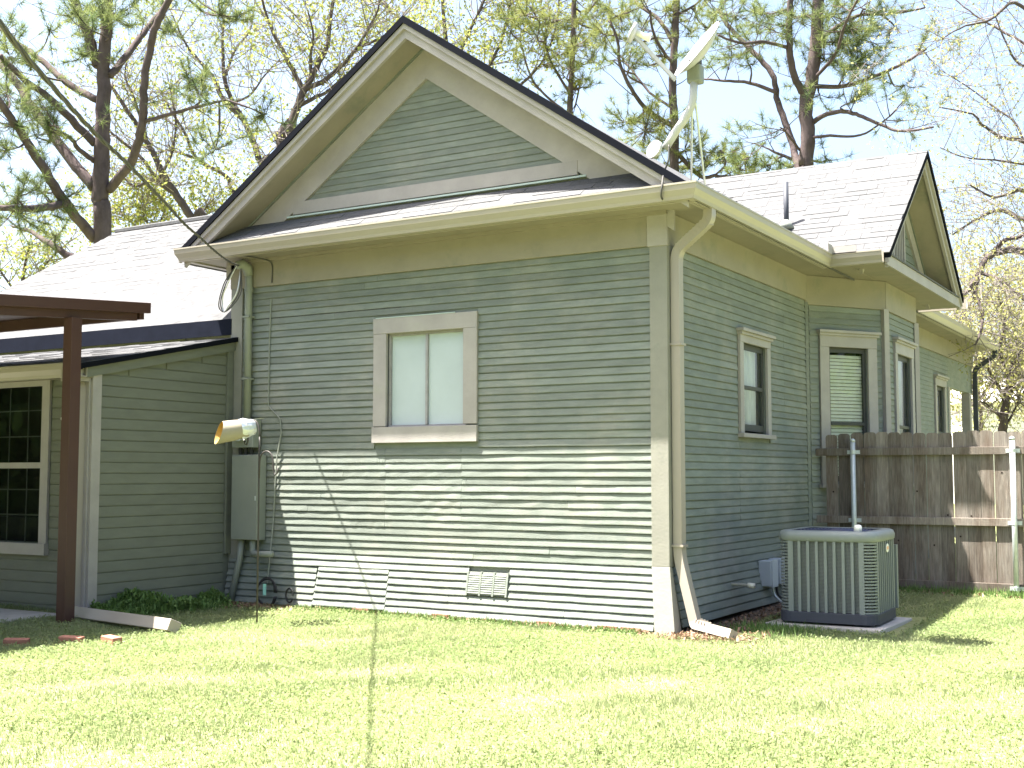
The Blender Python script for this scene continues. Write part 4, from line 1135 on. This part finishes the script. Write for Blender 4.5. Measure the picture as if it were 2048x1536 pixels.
# ------------------------------------------------------------------ trees
class Tree:
    def __init__(s, name, label, depth, base, seed, group=None, bark='bark', fol='needle'):
        s.rs = random.Random(seed); s.rn = np.random.default_rng(seed)
        s.D = depth; s.k = depth / FPX
        g = at(base, 949, depth); s.root = Vector((g.x, g.y, 0))
        s.e = empty(name, s.root, label, "tree", group)
        s.trunk = MB(); s.limbs = MB(); s.tw = MB(); s.bark = bark; s.fol = fol
        s.tips = []; s.lines = []
    def P(s, p):
        return at(p[0], p[1], s.D + (p[2] if len(p) > 2 else 0))
    def limb(s, pts, r0, r1, trunk=False, wob=.0, sides=8):
        """polyline in photo coordinates with depth offsets, radii in photo pixels"""
        w = [s.P(p) for p in pts]
        if trunk:
            w.insert(0, Vector((s.root.x, s.root.y, -.2))); 
        d = densify(w, 5)
        for i in range(1, len(d) - 1):
            q = s.k * r0 * (.05 if trunk else .10)
            d[i] = d[i] + Vector((s.rs.gauss(0, q), s.rs.gauss(0, q), s.rs.gauss(0, q)))
        n = len(d)
        rr = [s.k * (r0 + (r1 - r0) * i / (n - 1)) for i in range(n)]
        if trunk: rr[0] *= 1.5
        (s.trunk if trunk else s.limbs).tube(d, rr, sides, cap=True)
        s.lines.append((d, rr))
        return d
    def grow(s, p, d, L, r, level, sides=5, up=.15, curl=.35):
        n = max(3, int(L / .25) if L < 2 else 7)
        pts = [p.copy()]; dd = d.normalized()
        for i in range(n):
            dd = (dd + Vector((s.rs.gauss(0, curl), s.rs.gauss(0, curl), s.rs.gauss(0, curl) + up)) * .35).normalized()
            pts.append(pts[-1] + dd * (L / n))
        s.tw.tube(pts, [r * (1 - .75 * i / n) for i in range(n + 1)], 4 if level < 1 else 5, cap=False)
        if level > 0:
            for k in range(s.rs.randint(2, 4)):
                i = s.rs.randint(max(1, n // 3), n)
                side = Vector((s.rs.gauss(0, 1), s.rs.gauss(0, 1), s.rs.gauss(0, .8)))
                s.grow(pts[i], (dd * .7 + side.normalized() * .8), L * s.rs.uniform(.4, .7), max(r * .5, s.k * .45), level - 1, up=up, curl=curl)
        else:
            s.tips.append((pts[-1], dd)); s.tips.append((pts[len(pts) // 2], dd))
        return pts
    def shoots(s, line_idx, count, L, level, t0=.25, up=.2, spread=1.0, curl=.35, rpx=1.2):
        d, rr = s.lines[line_idx]
        for c in range(count):
            i = s.rs.randint(int(len(d) * t0), len(d) - 1)
            t = (d[min(i + 1, len(d) - 1)] - d[max(i - 1, 0)]).normalized()
            side = Vector((s.rs.gauss(0, 1), s.rs.gauss(0, 1), s.rs.gauss(0, .7))).normalized()
            s.grow(d[i], t * .5 + side * spread, L * s.rs.uniform(.6, 1.3), s.k * rpx, level, up=up, curl=curl)
    def clump(s, px, py, rad, n=9, L=.8, dz=0):
        """a spray of twigs reached by one thin branch from the nearest limb"""
        c = s.P((px, py, dz))
        best = None
        for d, rr in s.lines:
            for q in d:
                l = (q - c).length
                if best is None or l < best[0]: best = (l, q)
        a = best[1]
        mid = a.lerp(c, .5) + Vector((s.rs.gauss(0, .15), s.rs.gauss(0, .15), -.08 * best[0]))
        s.tw.tube(densify([a, mid, c], 4), [s.k * 2.2] * 4 + [s.k * 1.5] * 4 + [s.k], 5, cap=False)
        ax_ = (c - mid).normalized()
        for k in range(n):
            o = Vector((s.rs.gauss(0, 1), s.rs.gauss(0, 1), s.rs.gauss(0, .8)))
            p = c + o * (s.k * rad * .5)
            j = c.lerp(p, .1)
            dd = (o.normalized() + ax_ * .4 + Vector((0, 0, .3))).normalized()
            s.tw.tube([j, j.lerp(p, .6) + Vector((0, 0, -.03)), p], s.k * .8, 4, cap=False)
            s.tips.append((p, dd))
            s.grow(p, dd, L * s.rs.uniform(.3, .7), s.k * .7, 0, up=.25)
    def needles(s, per=46, ln=.26, wid=.011, keep=1.0, mat=None):
        T = [t for t in s.tips if s.rs.random() < keep]
        if not T: return
        n = len(T)
        p = np.repeat(np.array([t[0][:] for t in T]), per, 0); d = np.repeat(np.array([t[1][:] for t in T]), per, 0)
        r = s.rn.normal(0, 1, p.shape); r /= np.linalg.norm(r, axis=1, keepdims=True)
        v = d * .45 + r * .95 + np.array([0, 0, .12]); v /= np.linalg.norm(v, axis=1, keepdims=True)
        p = p - d * s.rn.uniform(0, .16, (len(p), 1))
        o = np.cross(v, s.rn.normal(0, 1, p.shape)); o /= np.linalg.norm(o, axis=1, keepdims=True)
        l = ln * s.rn.uniform(.6, 1.15, (len(p), 1))
        V = np.stack([p - o * wid * .5, p + o * wid * .5, p + v * l], 1).reshape(-1, 3)
        rn = np.clip(np.repeat(s.rn.uniform(0, .75, n), per) + s.rn.uniform(-.15, .3, len(p)), 0, 1)
        np_mesh("crown", V, 3, M_[mat or s.fol], s.e, rn)
    def leaves(s, per=5, size=.05, spread=.16, keep=1.0, mat=None):
        T = [t for t in s.tips if s.rs.random() < keep]
        if not T: return
        p = np.repeat(np.array([t[0][:] for t in T]), per, 0)
        p = p + s.rn.normal(0, spread, p.shape)
        a = s.rn.normal(0, 1, p.shape); a /= np.linalg.norm(a, axis=1, keepdims=True)
        b2 = np.cross(a, s.rn.normal(0, 1, p.shape)); b2 /= np.linalg.norm(b2, axis=1, keepdims=True)
        z = size * s.rn.uniform(.5, 1.3, (len(p), 1))
        V = np.stack([p - a * z, p - b2 * z * .55, p + a * z, p + b2 * z * .55], 1).reshape(-1, 3)
        np_mesh("crown", V, 4, M_[mat or s.fol], s.e, s.rn.uniform(0, 1, len(p)))
    def done(s, twig=None):
        if s.trunk.v: s.trunk.build("trunk", M_[s.bark], s.e, True)
        if s.limbs.v: s.limbs.build("limbs", M_[s.bark], s.e, True)
        if s.tw.v: tag(s.tw.build("twigs", M_[twig or s.bark], s.e), kind="stuff")

# big pine at the left
t = Tree("pine_tree", "thick trunked pine with many ascending limbs rising behind the left roof", 27.0, 205, 1, "pines behind the house")
t.limb([(205, 480), (200, 400), (203, 320), (205, 250), (208, 180), (208, 120), (213, 50), (218, -60), (224, -220)], 19, 9, True, sides=12)
t.limb([(197, 135), (188, 110), (176, 70), (152, 10), (135, -60)], 11, 8)
t.limb([(190, 478), (140, 420, -.6), (100, 357, -1.2), (52, 282, -1.8), (12, 222, -2.4), (-40, 150, -3)], 11, 6)
t.limb([(188, 375), (142, 322, .3), (100, 262, .7), (62, 212, 1), (30, 160, 1.4), (-20, 110, 2)], 12, 8)
t.limb([(190, 288), (130, 226, -.5), (92, 190, -1), (50, 160, -1.5), (0, 110, -2)], 8.5, 5)
t.limb([(195, 200), (140, 170, .4), (100, 135, .8), (60, 104, 1.2), (28, 80, 1.5), (-20, 40, 2)], 7.5, 5)
t.limb([(217, 380), (255, 335, -.4), (278, 280, -.8), (286, 235, -1), (289, 170, -1.2), (298, 110, -1.3), (313, 50, -1.5), (336, 5, -1.6), (360, -50, -1.8)], 9.5, 6)
t.limb([(292, 242, -1), (350, 226, -1.3), (410, 210, -1.6), (452, 200, -2)], 4.5, 2)
t.limb([(220, 152), (250, 115, .5), (280, 75, 1), (308, 40, 1.4), (335, 8, 1.8)], 8, 5)
t.limb([(188, 322), (160, 300, -.5), (140, 275, -.9), (108, 262, -1.2)], 5.5, 3)
t.limb([(128, 408, -.8), (85, 415, -1.4), (40, 418, -2), (-10, 415, -2.6)], 8, 5)
t.limb([(150, 520, 1), (100, 488, 1.4), (62, 465, 1.8), (22, 451, 2.1)], 9, 2)
for (cx_, cy_, r_, n_, dz_) in ((20, 112, 34, 12, -1), (60, 130, 26, 8, -.5), (15, 190, 40, 14, -2), (62, 205, 34, 12, .5), (95, 250, 30, 10, -1), (25, 250, 40, 14, -2), (70, 270, 28, 8, 0), (30, 395, 34, 12, -2), (85, 385, 38, 14, -1), (125, 398, 26, 9, -.8), (40, 425, 26, 8, -2), (150, 30, 26, 9, 0), (185, 62, 34, 14, -1), (205, 30, 38, 16, -.6), (232, 30, 30, 10, 0), (110, 470, 26, 8, 1), (165, 110, 24, 7, 0), (380, 160, 30, 8, -1.5), (400, 190, 34, 9, -1.8), (440, 30, 30, 9, -2), (470, 40, 24, 6, -2), (530, 230, 34, 8, -2), (430, 300, 30, 7, -2), (330, 60, 24, 7, -1), (10, 300, 26, 8, -2), (5, 60, 26, 7, 0), (100, 60, 22, 5, 1)):
    t.clump(cx_, cy_, r_, n_, .7, dz_)
for li in range(len(t.lines)): t.shoots(li, 3, 1.1, 1, .35)
t.needles(38, .27, .011, .74)
t.done()

# leafless-looking spring trees behind the left roof and gable
t = Tree("spring_tree", "slender leaning tree with yellow green new leaves between the pine and the gable", 33.0, 420, 2, "leafing trees behind the house", 'bark2', 'leaf')
t.limb([(410, 475), (385, 437), (350, 385), (325, 345), (303, 300), (275, 252), (243, 205), (222, 170)], 10, 3, True)
t.limb([(352, 388), (318, 365), (285, 318), (240, 280), (212, 255)], 5, 2)
t.limb([(330, 350), (300, 362), (268, 372), (245, 352)], 4, 1.5)
t.limb([(325, 345), (345, 300), (352, 240), (340, 180)], 3.5, 1.5)
t.limb([(300, 300), (270, 200), (250, 150), (262, 90)], 3, 1.2)
for li in range(len(t.lines)): t.shoots(li, 16, 1.6, 2, .15, .22)
t.leaves(4, .055, .13, .55); t.done('twig')

t = Tree("spring_tree", "forking grey tree with sparse new leaves just left of the gable slope", 36.0, 530, 3, "leafing trees behind the house", 'bark2', 'leaf')
t.limb([(545, 380), (521, 325), (507, 284), (487, 239), (466, 205), (449, 157), (446, 103), (446, 60), (455, -20)], 8, 2, True)
t.limb([(487, 239), (446, 198), (425, 154), (391, 113), (370, 85), (345, 30)], 5.5, 1.5)
t.limb([(545, 400), (470, 386), (452, 352), (394, 318), (370, 267), (348, 230), (318, 180)], 5, 2)
t.limb([(394, 318), (340, 300), (310, 306), (270, 280)], 3, 1)
t.limb([(466, 205), (500, 190), (530, 150), (560, 120)], 3, 1)
t.limb([(449, 157), (470, 100), (500, 60), (510, 0)], 3, 1)
for li in range(len(t.lines)): t.shoots(li, 17, 1.9, 2, .1, .2)
t.leaves(3, .055, .14, .5); t.done('twig')

t = Tree("spring_tree", "dark trunked tree with spreading limbs emerging above the left gable slope", 30.0, 560, 4, "leafing trees behind the house", 'bark2', 'leaf')
t.limb([(560, 330), (575, 273), (592, 222), (604, 188), (622, 157), (640, 120), (655, 90), (660, 40), (672, -30)], 11, 3, True)
t.limb([(606, 180), (589, 147), (569, 109), (548, 68), (533, 30), (520, -20)], 6, 2)
t.limb([(610, 178), (651, 160), (685, 130), (712, 99), (745, 84), (790, 60)], 6, 2)
t.limb([(622, 157), (621, 115), (627, 70), (615, 20)], 4, 1.5)
t.limb([(712, 99), (735, 60), (755, 20), (765, -20)], 3.5, 1.5)
t.limb([(600, 210), (630, 195), (660, 180), (690, 150)], 5, 2)
t.limb([(590, 225), (560, 260), (552, 280), (565, 300)], 3.5, 2)
for li in range(len(t.lines)): t.shoots(li, 17, 1.7, 2, .15, .2)
t.leaves(4, .055, .13, .6); t.done('twig')

t = Tree("spring_tree", "pale yellow green tree whose upper crown shows over the gable peak", 38.0, 900, 5, "leafing trees behind the house", 'bark2', 'leaf')
t.limb([(900, 380), (905, 250), (900, 150), (890, 60), (880, -60)], 8, 3, True)
t.limb([(905, 240), (960, 160), (1000, 90), (1020, 10)], 5, 2)
t.limb([(905, 240), (1010, 190), (1080, 130), (1110, 60), (1120, -20)], 4, 1.5)
t.limb([(900, 150), (850, 90), (800, 40), (760, 0)], 4.5, 1.5)
t.limb([(900, 150), (930, 80), (960, 20), (985, -40)], 4.5, 1.5)
for li in range(len(t.lines)): t.shoots(li, 24, 1.9, 2, .25, .2)
t.leaves(6, .062, .15, .85); t.done('twig')

t = Tree("leafy_tree", "low leafing tree peeking over the roof ridge left of the gable", 34.0, 330, 14, "leafing trees behind the house", 'bark2', 'leaf')
t.limb([(330, 560), (325, 500), (320, 455), (330, 420)], 5, 2, True)
t.limb([(325, 500), (270, 450), (240, 420)], 3, 1); t.limb([(325, 500), (390, 440), (425, 400)], 3, 1); t.limb([(325, 480), (290, 440), (285, 410)], 3, 1)
for li in range(len(t.lines)): t.shoots(li, 22, 1.0, 1, .4, .2)
t.leaves(9, .06, .16, .9); t.done('twig')
t = Tree("leafy_tree", "low leafing tree beyond the far left end of the roof", 36.0, 40, 15, "leafing trees behind the house", 'bark2', 'leaf')
t.limb([(40, 700), (42, 600), (48, 540), (60, 490)], 6, 2, True)
t.limb([(42, 600), (0, 540), (-20, 500)], 3, 1); t.limb([(42, 600), (90, 530), (130, 490)], 3, 1)
for li in range(len(t.lines)): t.shoots(li, 26, 1.2, 1, .3, .2)
t.leaves(8, .06, .18, .9); t.done('twig')

# pines behind the gable
t = Tree("pine_tree", "thin pine with yellowish needles nearest the gable peak", 36.0, 1140, 6, "pines behind the house", 'bark', 'needle_y')
t.limb([(1138, 330), (1140, 219), (1142, 171), (1145, 120), (1147, 34), (1150, -60)], 7, 4.5, True)
t.limb([(1142, 190), (1100, 120), (1085, 60), (1060, 10)], 3, 1.5)
t.limb([(1146, 60), (1180, 20), (1200, -10)], 2.5, 1.5)
t.limb([(1142, 175), (1160, 160), (1150, 215)], 2.5, 1.5)
t.limb([(1140, 230), (1090, 190), (1060, 150), (1040, 80)], 3, 1.5)
for (cx_, cy_, r_, n_, dz_) in ((1110, 40, 40, 12, 0), (1075, 70, 32, 9, -1), (1150, 90, 36, 12, -1), (1140, 140, 34, 11, -1), (1180, 120, 34, 9, 0), (1155, 40, 30, 9, 1), (1050, 30, 34, 10, -1), (1195, 60, 30, 8, 0), (1120, 110, 30, 8, 1), (1085, 130, 24, 5, 0), (1165, 175, 22, 5, 0), (1020, 60, 26, 6, 0), (1210, 20, 30, 8, 0)):
    t.clump(cx_, cy_, r_, n_, .7, dz_)
for li in range(len(t.lines)): t.shoots(li, 5, 1.2, 1, .3)
t.needles(36, .27, .012, .74); t.done()

t = Tree("pine_tree", "straight slim pine standing behind the satellite dish", 34.0, 1349, 7, "pines behind the house", 'bark', 'needle_y')
t.limb([(1349, 420), (1349, 250), (1345, 188), (1347, 120), (1352, 51), (1353, -60)], 10, 6.5, True, sides=10)
t.limb([(1342, 250), (1294, 219, -.5), (1263, 178, -1), (1239, 126, -1.2), (1236, 85, -1.4), (1222, 45, -1.5)], 5, 2)
t.limb([(1343, 215), (1300, 185, .5), (1263, 140, 1), (1240, 110, 1.4)], 3, 1.5)
t.limb([(1346, 85), (1318, 40, .3), (1280, 12, .7), (1262, -10, 1)], 5, 2.5)
t.limb([(1347, 130), (1310, 75, -.6), (1300, 20, -1)], 3.5, 2)
t.limb([(1352, 30), (1390, 10), (1420, -20)], 3, 1.5)
t.limb([(1349, 300), (1400, 352, 0), (1430, 352, 0), (1480, 356, 0)], 5, 3)
for (cx_, cy_, r_, n_, dz_) in ((1290, 262, 44, 22, -1), (1322, 246, 40, 18, -1), (1250, 244, 34, 12, 0), (1318, 295, 40, 16, 0), (1370, 300, 38, 15, 0), (1410, 318, 38, 14, 0), (1440, 300, 26, 8, 0), (1240, 30, 36, 12, -1), (1210, 70, 30, 9, -1), (1260, 75, 28, 8, 0), (1330, 20, 34, 9, 0), (1390, 30, 34, 9, 0), (1420, 60, 26, 7, 0), (1265, 130, 24, 5, 0), (1325, 110, 24, 6, 0), (1225, 120, 24, 5, 0), (1300, 130, 20, 4, 0), (1350, 330, 30, 9, 1)):
    t.clump(cx_, cy_, r_, n_, .75, dz_)
for li in range(len(t.lines)): t.shoots(li, 5, 1.3, 1, .3)
t.needles(36, .27, .012, .74); t.done()

t = Tree("pine_tree", "tall forked pine with crooked limbs above the bay roof", 30.0, 1612, 8, "pines behind the house")
t.limb([(1610, 420), (1612, 332), (1615, 273), (1612, 205), (1625, 154), (1632, 85), (1636, 27), (1640, -70)], 16, 11, True, sides=12)
t.limb([(1612, 195), (1588, 150, -.3), (1578, 85, -.5), (1581, 17, -.6), (1590, -50, -.7)], 8, 6)
t.limb([(1600, 345), (1590, 310, .4), (1578, 267, .7), (1557, 205, 1), (1543, 147, 1.2), (1502, 99, 1.6), (1461, 58, 2), (1438, 20, 2.4)], 8.5, 4)
t.limb([(1625, 245), (1649, 230, -.4), (1689, 223, -.9), (1718, 231, -1.2), (1757, 247, -1.6), (1800, 262, -2), (1867, 254, -2.6)], 5.5, 2)
t.limb([(1628, 172), (1690, 172, .5), (1750, 152, 1), (1810, 125, 1.4), (1852, 98, 1.8)], 5, 2.5)
t.limb([(1556, 186, 1), (1500, 166, 1.3), (1450, 162, 1.6), (1408, 158, 1.9)], 4.5, 2)
t.limb([(1575, 95, -.5), (1530, 84, -.8), (1480, 86, -1.1), (1436, 70, -1.4)], 4, 2)
t.limb([(1618, 275), (1660, 272, -.6), (1720, 270, -1), (1770, 240, -1.4), (1808, 200, -1.8)], 3.5, 1)
t.limb([(1632, 85), (1680, 50, .5), (1720, 30, .9), (1775, 28, 1.2), (1850, 15, 1.6)], 5, 2)
t.limb([(1620, 165), (1670, 110, -.5), (1690, 50, -1), (1720, -10, -1.5)], 4, 2)
t.limb([(1594, 322, .4), (1550, 305, .6), (1524, 291, .8)], 4, 1)
t.limb([(1600, 300), (1570, 262, -.5), (1560, 255, -.8)], 3, 1)
for (cx_, cy_, r_, n_, dz_) in ((1430, 25, 40, 12, 2), (1470, 30, 34, 10, 1), (1530, 25, 40, 12, 0), (1570, 50, 30, 9, -.5), (1610, 30, 34, 12, -1), (1660, 30, 44, 16, 0), (1700, 55, 44, 16, .5), (1670, 85, 38, 14, 0), (1705, 105, 34, 11, .5), (1650, 120, 32, 10, 0), (1730, 20, 38, 12, .8), (1780, 20, 30, 8, 1), (1745, 85, 26, 7, .7), (1690, 140, 30, 9, 0), (1740, 155, 24, 5, 1), (1700, 205, 26, 7, -1), (1810, 170, 22, 5, 1), (1840, 95, 22, 5, 1.8), (1470, 110, 24, 5, 1.5), (1560, 325, 30, 9, .5), (1590, 330, 24, 6, .5), (1655, 318, 20, 4, 0), (1500, 130, 22, 4, 1), (1720, 125, 28, 8, 0), (1640, 190, 22, 4, 0), (1780, 60, 22, 5, 1)):
    t.clump(cx_, cy_, r_, n_, .75, dz_)
for li in range(len(t.lines)): t.shoots(li, 4, 1.2, 1, .35)
t.needles(38, .27, .011, .74); t.done()

t = Tree("young_pine", "small young pine tops showing just above the low ridge line", 42.0, 1500, 9, "pines behind the house", 'bark', 'needle')
t.limb([(1500, 500), (1498, 400), (1492, 340), (1488, 310)], 4, 1.5, True)
t.limb([(1498, 400), (1460, 350), (1445, 320)], 2.5, 1); t.limb([(1498, 400), (1535, 345), (1545, 320)], 2.5, 1)
for (cx_, cy_, r_, n_) in ((1490, 315, 24, 8), (1480, 340, 30, 9), (1450, 325, 24, 7), (1530, 330, 28, 8), (1510, 345, 26, 8)):
    t.clump(cx_, cy_, r_, n_, .7)
t.needles(40, .28, .014, .9); t.done()

# trees to the right
t = Tree("spring_tree", "crooked grey tree with tiny yellow green leaves behind the fence at right", 27.0, 2005, 10, "leafing trees behind the fence", 'bark2', 'leaf_pale')
t.limb([(2006, 900), (2006, 845), (2012, 805), (2019, 768), (2028, 735), (2048, 690), (2080, 640)], 10, 6, True)
t.limb([(2012, 800), (1988, 760), (1972, 725), (1955, 690)], 5, 1.5)
t.limb([(2014, 785), (2040, 770), (2075, 755)], 5, 3)
t.limb([(2008, 838), (1985, 820), (1970, 806), (1950, 800)], 3, 1)
t.limb([(2012, 850), (2032, 815), (2038, 790)], 3, 1)
t.limb([(2020, 768), (2000, 700), (2010, 640), (1995, 590)], 4, 1.5)
for li in range(len(t.lines)): t.shoots(li, 24, 1.5, 2, .2, .25)
t.leaves(5, .042, .15, .75); t.done('twig')
t = Tree("spring_tree", "old tree with a heavy arching dark limb reaching in from the right edge", 24.0, 2120, 11, "leafing trees behind the fence", 'bark2', 'leaf_pale')
t.limb([(2125, 900), (2120, 750), (2110, 620), (2100, 540), (2110, 430), (2125, 330), (2140, 200)], 20, 10, True)
t.limb([(2102, 540), (2050, 505, -.5), (2005, 502, -.9), (1970, 520, -1.3), (1958, 548, -1.6), (1940, 575, -1.8), (1918, 600, -2)], 9, 3)
t.limb([(1985, 508, -1.1), (2010, 480, -1.4), (2048, 470, -1.7), (2070, 430, -2)], 5, 3)
t.limb([(1957, 550, -1.6), (1950, 590, -1.8), (1965, 620, -2), (1962, 660, -2.2), (1950, 690, -2.4)], 5, 1.5)
t.limb([(1958, 545, -1.5), (1990, 555, -1.8), (2020, 575, -2), (2048, 600, -2.2)], 4, 2)
t.limb([(2110, 430), (2050, 440, .4), (2000, 420, .7), (1950, 440, 1), (1905, 470, 1.2)], 6, 1.5)
t.limb([(2112, 420), (2048, 380, -.4), (1990, 395, -.8), (1940, 370, -1.2)], 5, 1.5)
t.limb([(2120, 350), (2048, 285, 0), (2005, 275, -.4), (1965, 250, -.7), (1945, 228, -1), (1880, 215, -1.4)], 5, 1)
t.limb([(2048, 285, 0), (2030, 245, .3), (1990, 215, .6), (1930, 170, 1), (1880, 140, 1.3)], 2.6, .8)
t.limb([(2130, 260), (2080, 150, 0), (2035, 125, 0), (2010, 80, 0), (1985, 20, 0)], 4, 1)
t.limb([(2140, 200), (2080, 60, -.5), (2030, 5, -.6), (1980, 40, -.8), (1930, 52, -1), (1880, 80, -1.3)], 5, 1)
t.limb([(2140, 220), (2060, 100, .4), (2000, 60, .8), (1950, 30, 1), (1900, -10, 1.3)], 4, 1)
t.limb([(2125, 330), (2060, 330, -.8), (1990, 320, -1), (1930, 315, -1.3), (1880, 295, -1.6)], 3, .8)
for li in range(1, len(t.lines)): t.shoots(li, 20 if li < 7 else 13, 1.25 if li < 7 else 1.5, 2, .25, .12, rpx=.9)
t.leaves(4, .032, .13, .55); t.done('twig')
for i, (bx_, D_, lab) in enumerate(((1960, 46.0, "distant pale tree in front of the white building"), (2090, 50.0, "distant leafing tree at the far right behind the fence"))):
    t = Tree("distant_tree", lab, D_, bx_, 20 + i, "leafing trees behind the fence", 'bark2', 'leaf_pale')
    t.limb([(bx_, 900), (bx_ + 2, 830), (bx_ - 4, 760), (bx_ + 6, 690), (bx_, 620)], 5, 2, True)
    t.limb([(bx_, 800), (bx_ - 40, 730), (bx_ - 60, 670)], 3, 1); t.limb([(bx_, 800), (bx_ + 45, 730), (bx_ + 70, 650)], 3, 1)
    t.limb([(bx_, 740), (bx_ - 25, 660), (bx_ - 30, 600)], 3, 1)
    for li in range(len(t.lines)): t.shoots(li, 26, 2.0, 1, .2, .2)
    t.leaves(6, .08, .3, .9); t.done('twig')

# ------------------------------------------------------------------ white building beyond the fence
p0 = at(1935, 949, 60); 
wb_ = empty("white_building", (p0.x, p0.y, 0), "bright white low building far beyond the fence at right", "building")
q0, q1 = at(1940, 949, 58), at(2300, 949, 58)
d_ = (q1 - q0); d_.z = 0; L_ = d_.length; d_.normalize(); nrm_ = Vector((d_.y, -d_.x, 0))
BMx = lambda u, v, z: tuple(Vector((q0.x, q0.y, 0)) + d_ * u + nrm_ * v + Vector((0, 0, z)))
MB().mbox(BMx, 0, L_, -6, 0, 0, 4.9).build("wall", M_['whitewall'], wb_)
MB().prism([BMx(-.4, .5, 4.85), BMx(-.4, -3, 6.2), BMx(-.4, -6.5, 4.85)], [BMx(L_ + .4, .5, 4.85), BMx(L_ + .4, -3, 6.2), BMx(L_ + .4, -6.5, 4.85)]).build("roof", M_['whitewall'], wb_)
wbx = MB().mbox(BMx, 5.0, 6.2, .0, .05, 1.2, 2.6).build("window", M_['trim'], wb_)
MB().mbox(BMx, 5.1, 6.1, .05, .06, 1.3, 2.5).build("pane", M_['darkwood'], wbx)

# ------------------------------------------------------------------ the wooded side of the yard behind the photographer (seen in the panes)
def wood(name, label, cx_, cy_, ang0, ang1, r0, r1, n, seed):
    rn_ = np.random.default_rng(seed)
    nb = 190
    aa = rn_.uniform(ang0, ang1, nb); rr = rn_.uniform(r0, r1, nb); hh_ = rn_.uniform(.6, 9.0, nb); sz = rn_.uniform(1.2, 3.0, nb)
    cx2 = cx_ + rr * np.cos(aa); cy2 = cy_ + rr * np.sin(aa)
    k = rn_.integers(0, nb, n)
    d = rn_.normal(0, 1, (n, 3)); d /= np.linalg.norm(d, axis=1, keepdims=True)
    q = np.stack([cx2[k], cy2[k], hh_[k]], -1) + d * (sz[k] * rn_.uniform(.5, 1, n) ** .5)[:, None]
    q[:, 2] = np.abs(q[:, 2])
    a_ = rn_.normal(0, 1, (n, 3)); a_ /= np.linalg.norm(a_, axis=1, keepdims=True)
    b3 = np.cross(a_, rn_.normal(0, 1, (n, 3))); b3 /= np.linalg.norm(b3, axis=1, keepdims=True)
    z_ = rn_.uniform(.12, .3, (n, 1))
    V = np.stack([q - a_ * z_, q - b3 * z_ * .6, q + a_ * z_, q + b3 * z_ * .6], 1).reshape(-1, 3)
    tag(np_mesh(name, V, 4, M_['weed'], None, rn_.uniform(0, .6, n)), label, "wood", kind="stuff")
wood("wood", "leafy wood edging the yard behind the photographer", 0, 0, math.radians(185), math.radians(425), 27, 36, 80000, 5)
wood("added_hedge", "unseen dark leaf mass added at far left to darken the patio window reflection", -18, -12.5, 0, 2 * math.pi, 0, 4.5, 16000, 9)  # unseen foliage added so the patio window reflects something dark
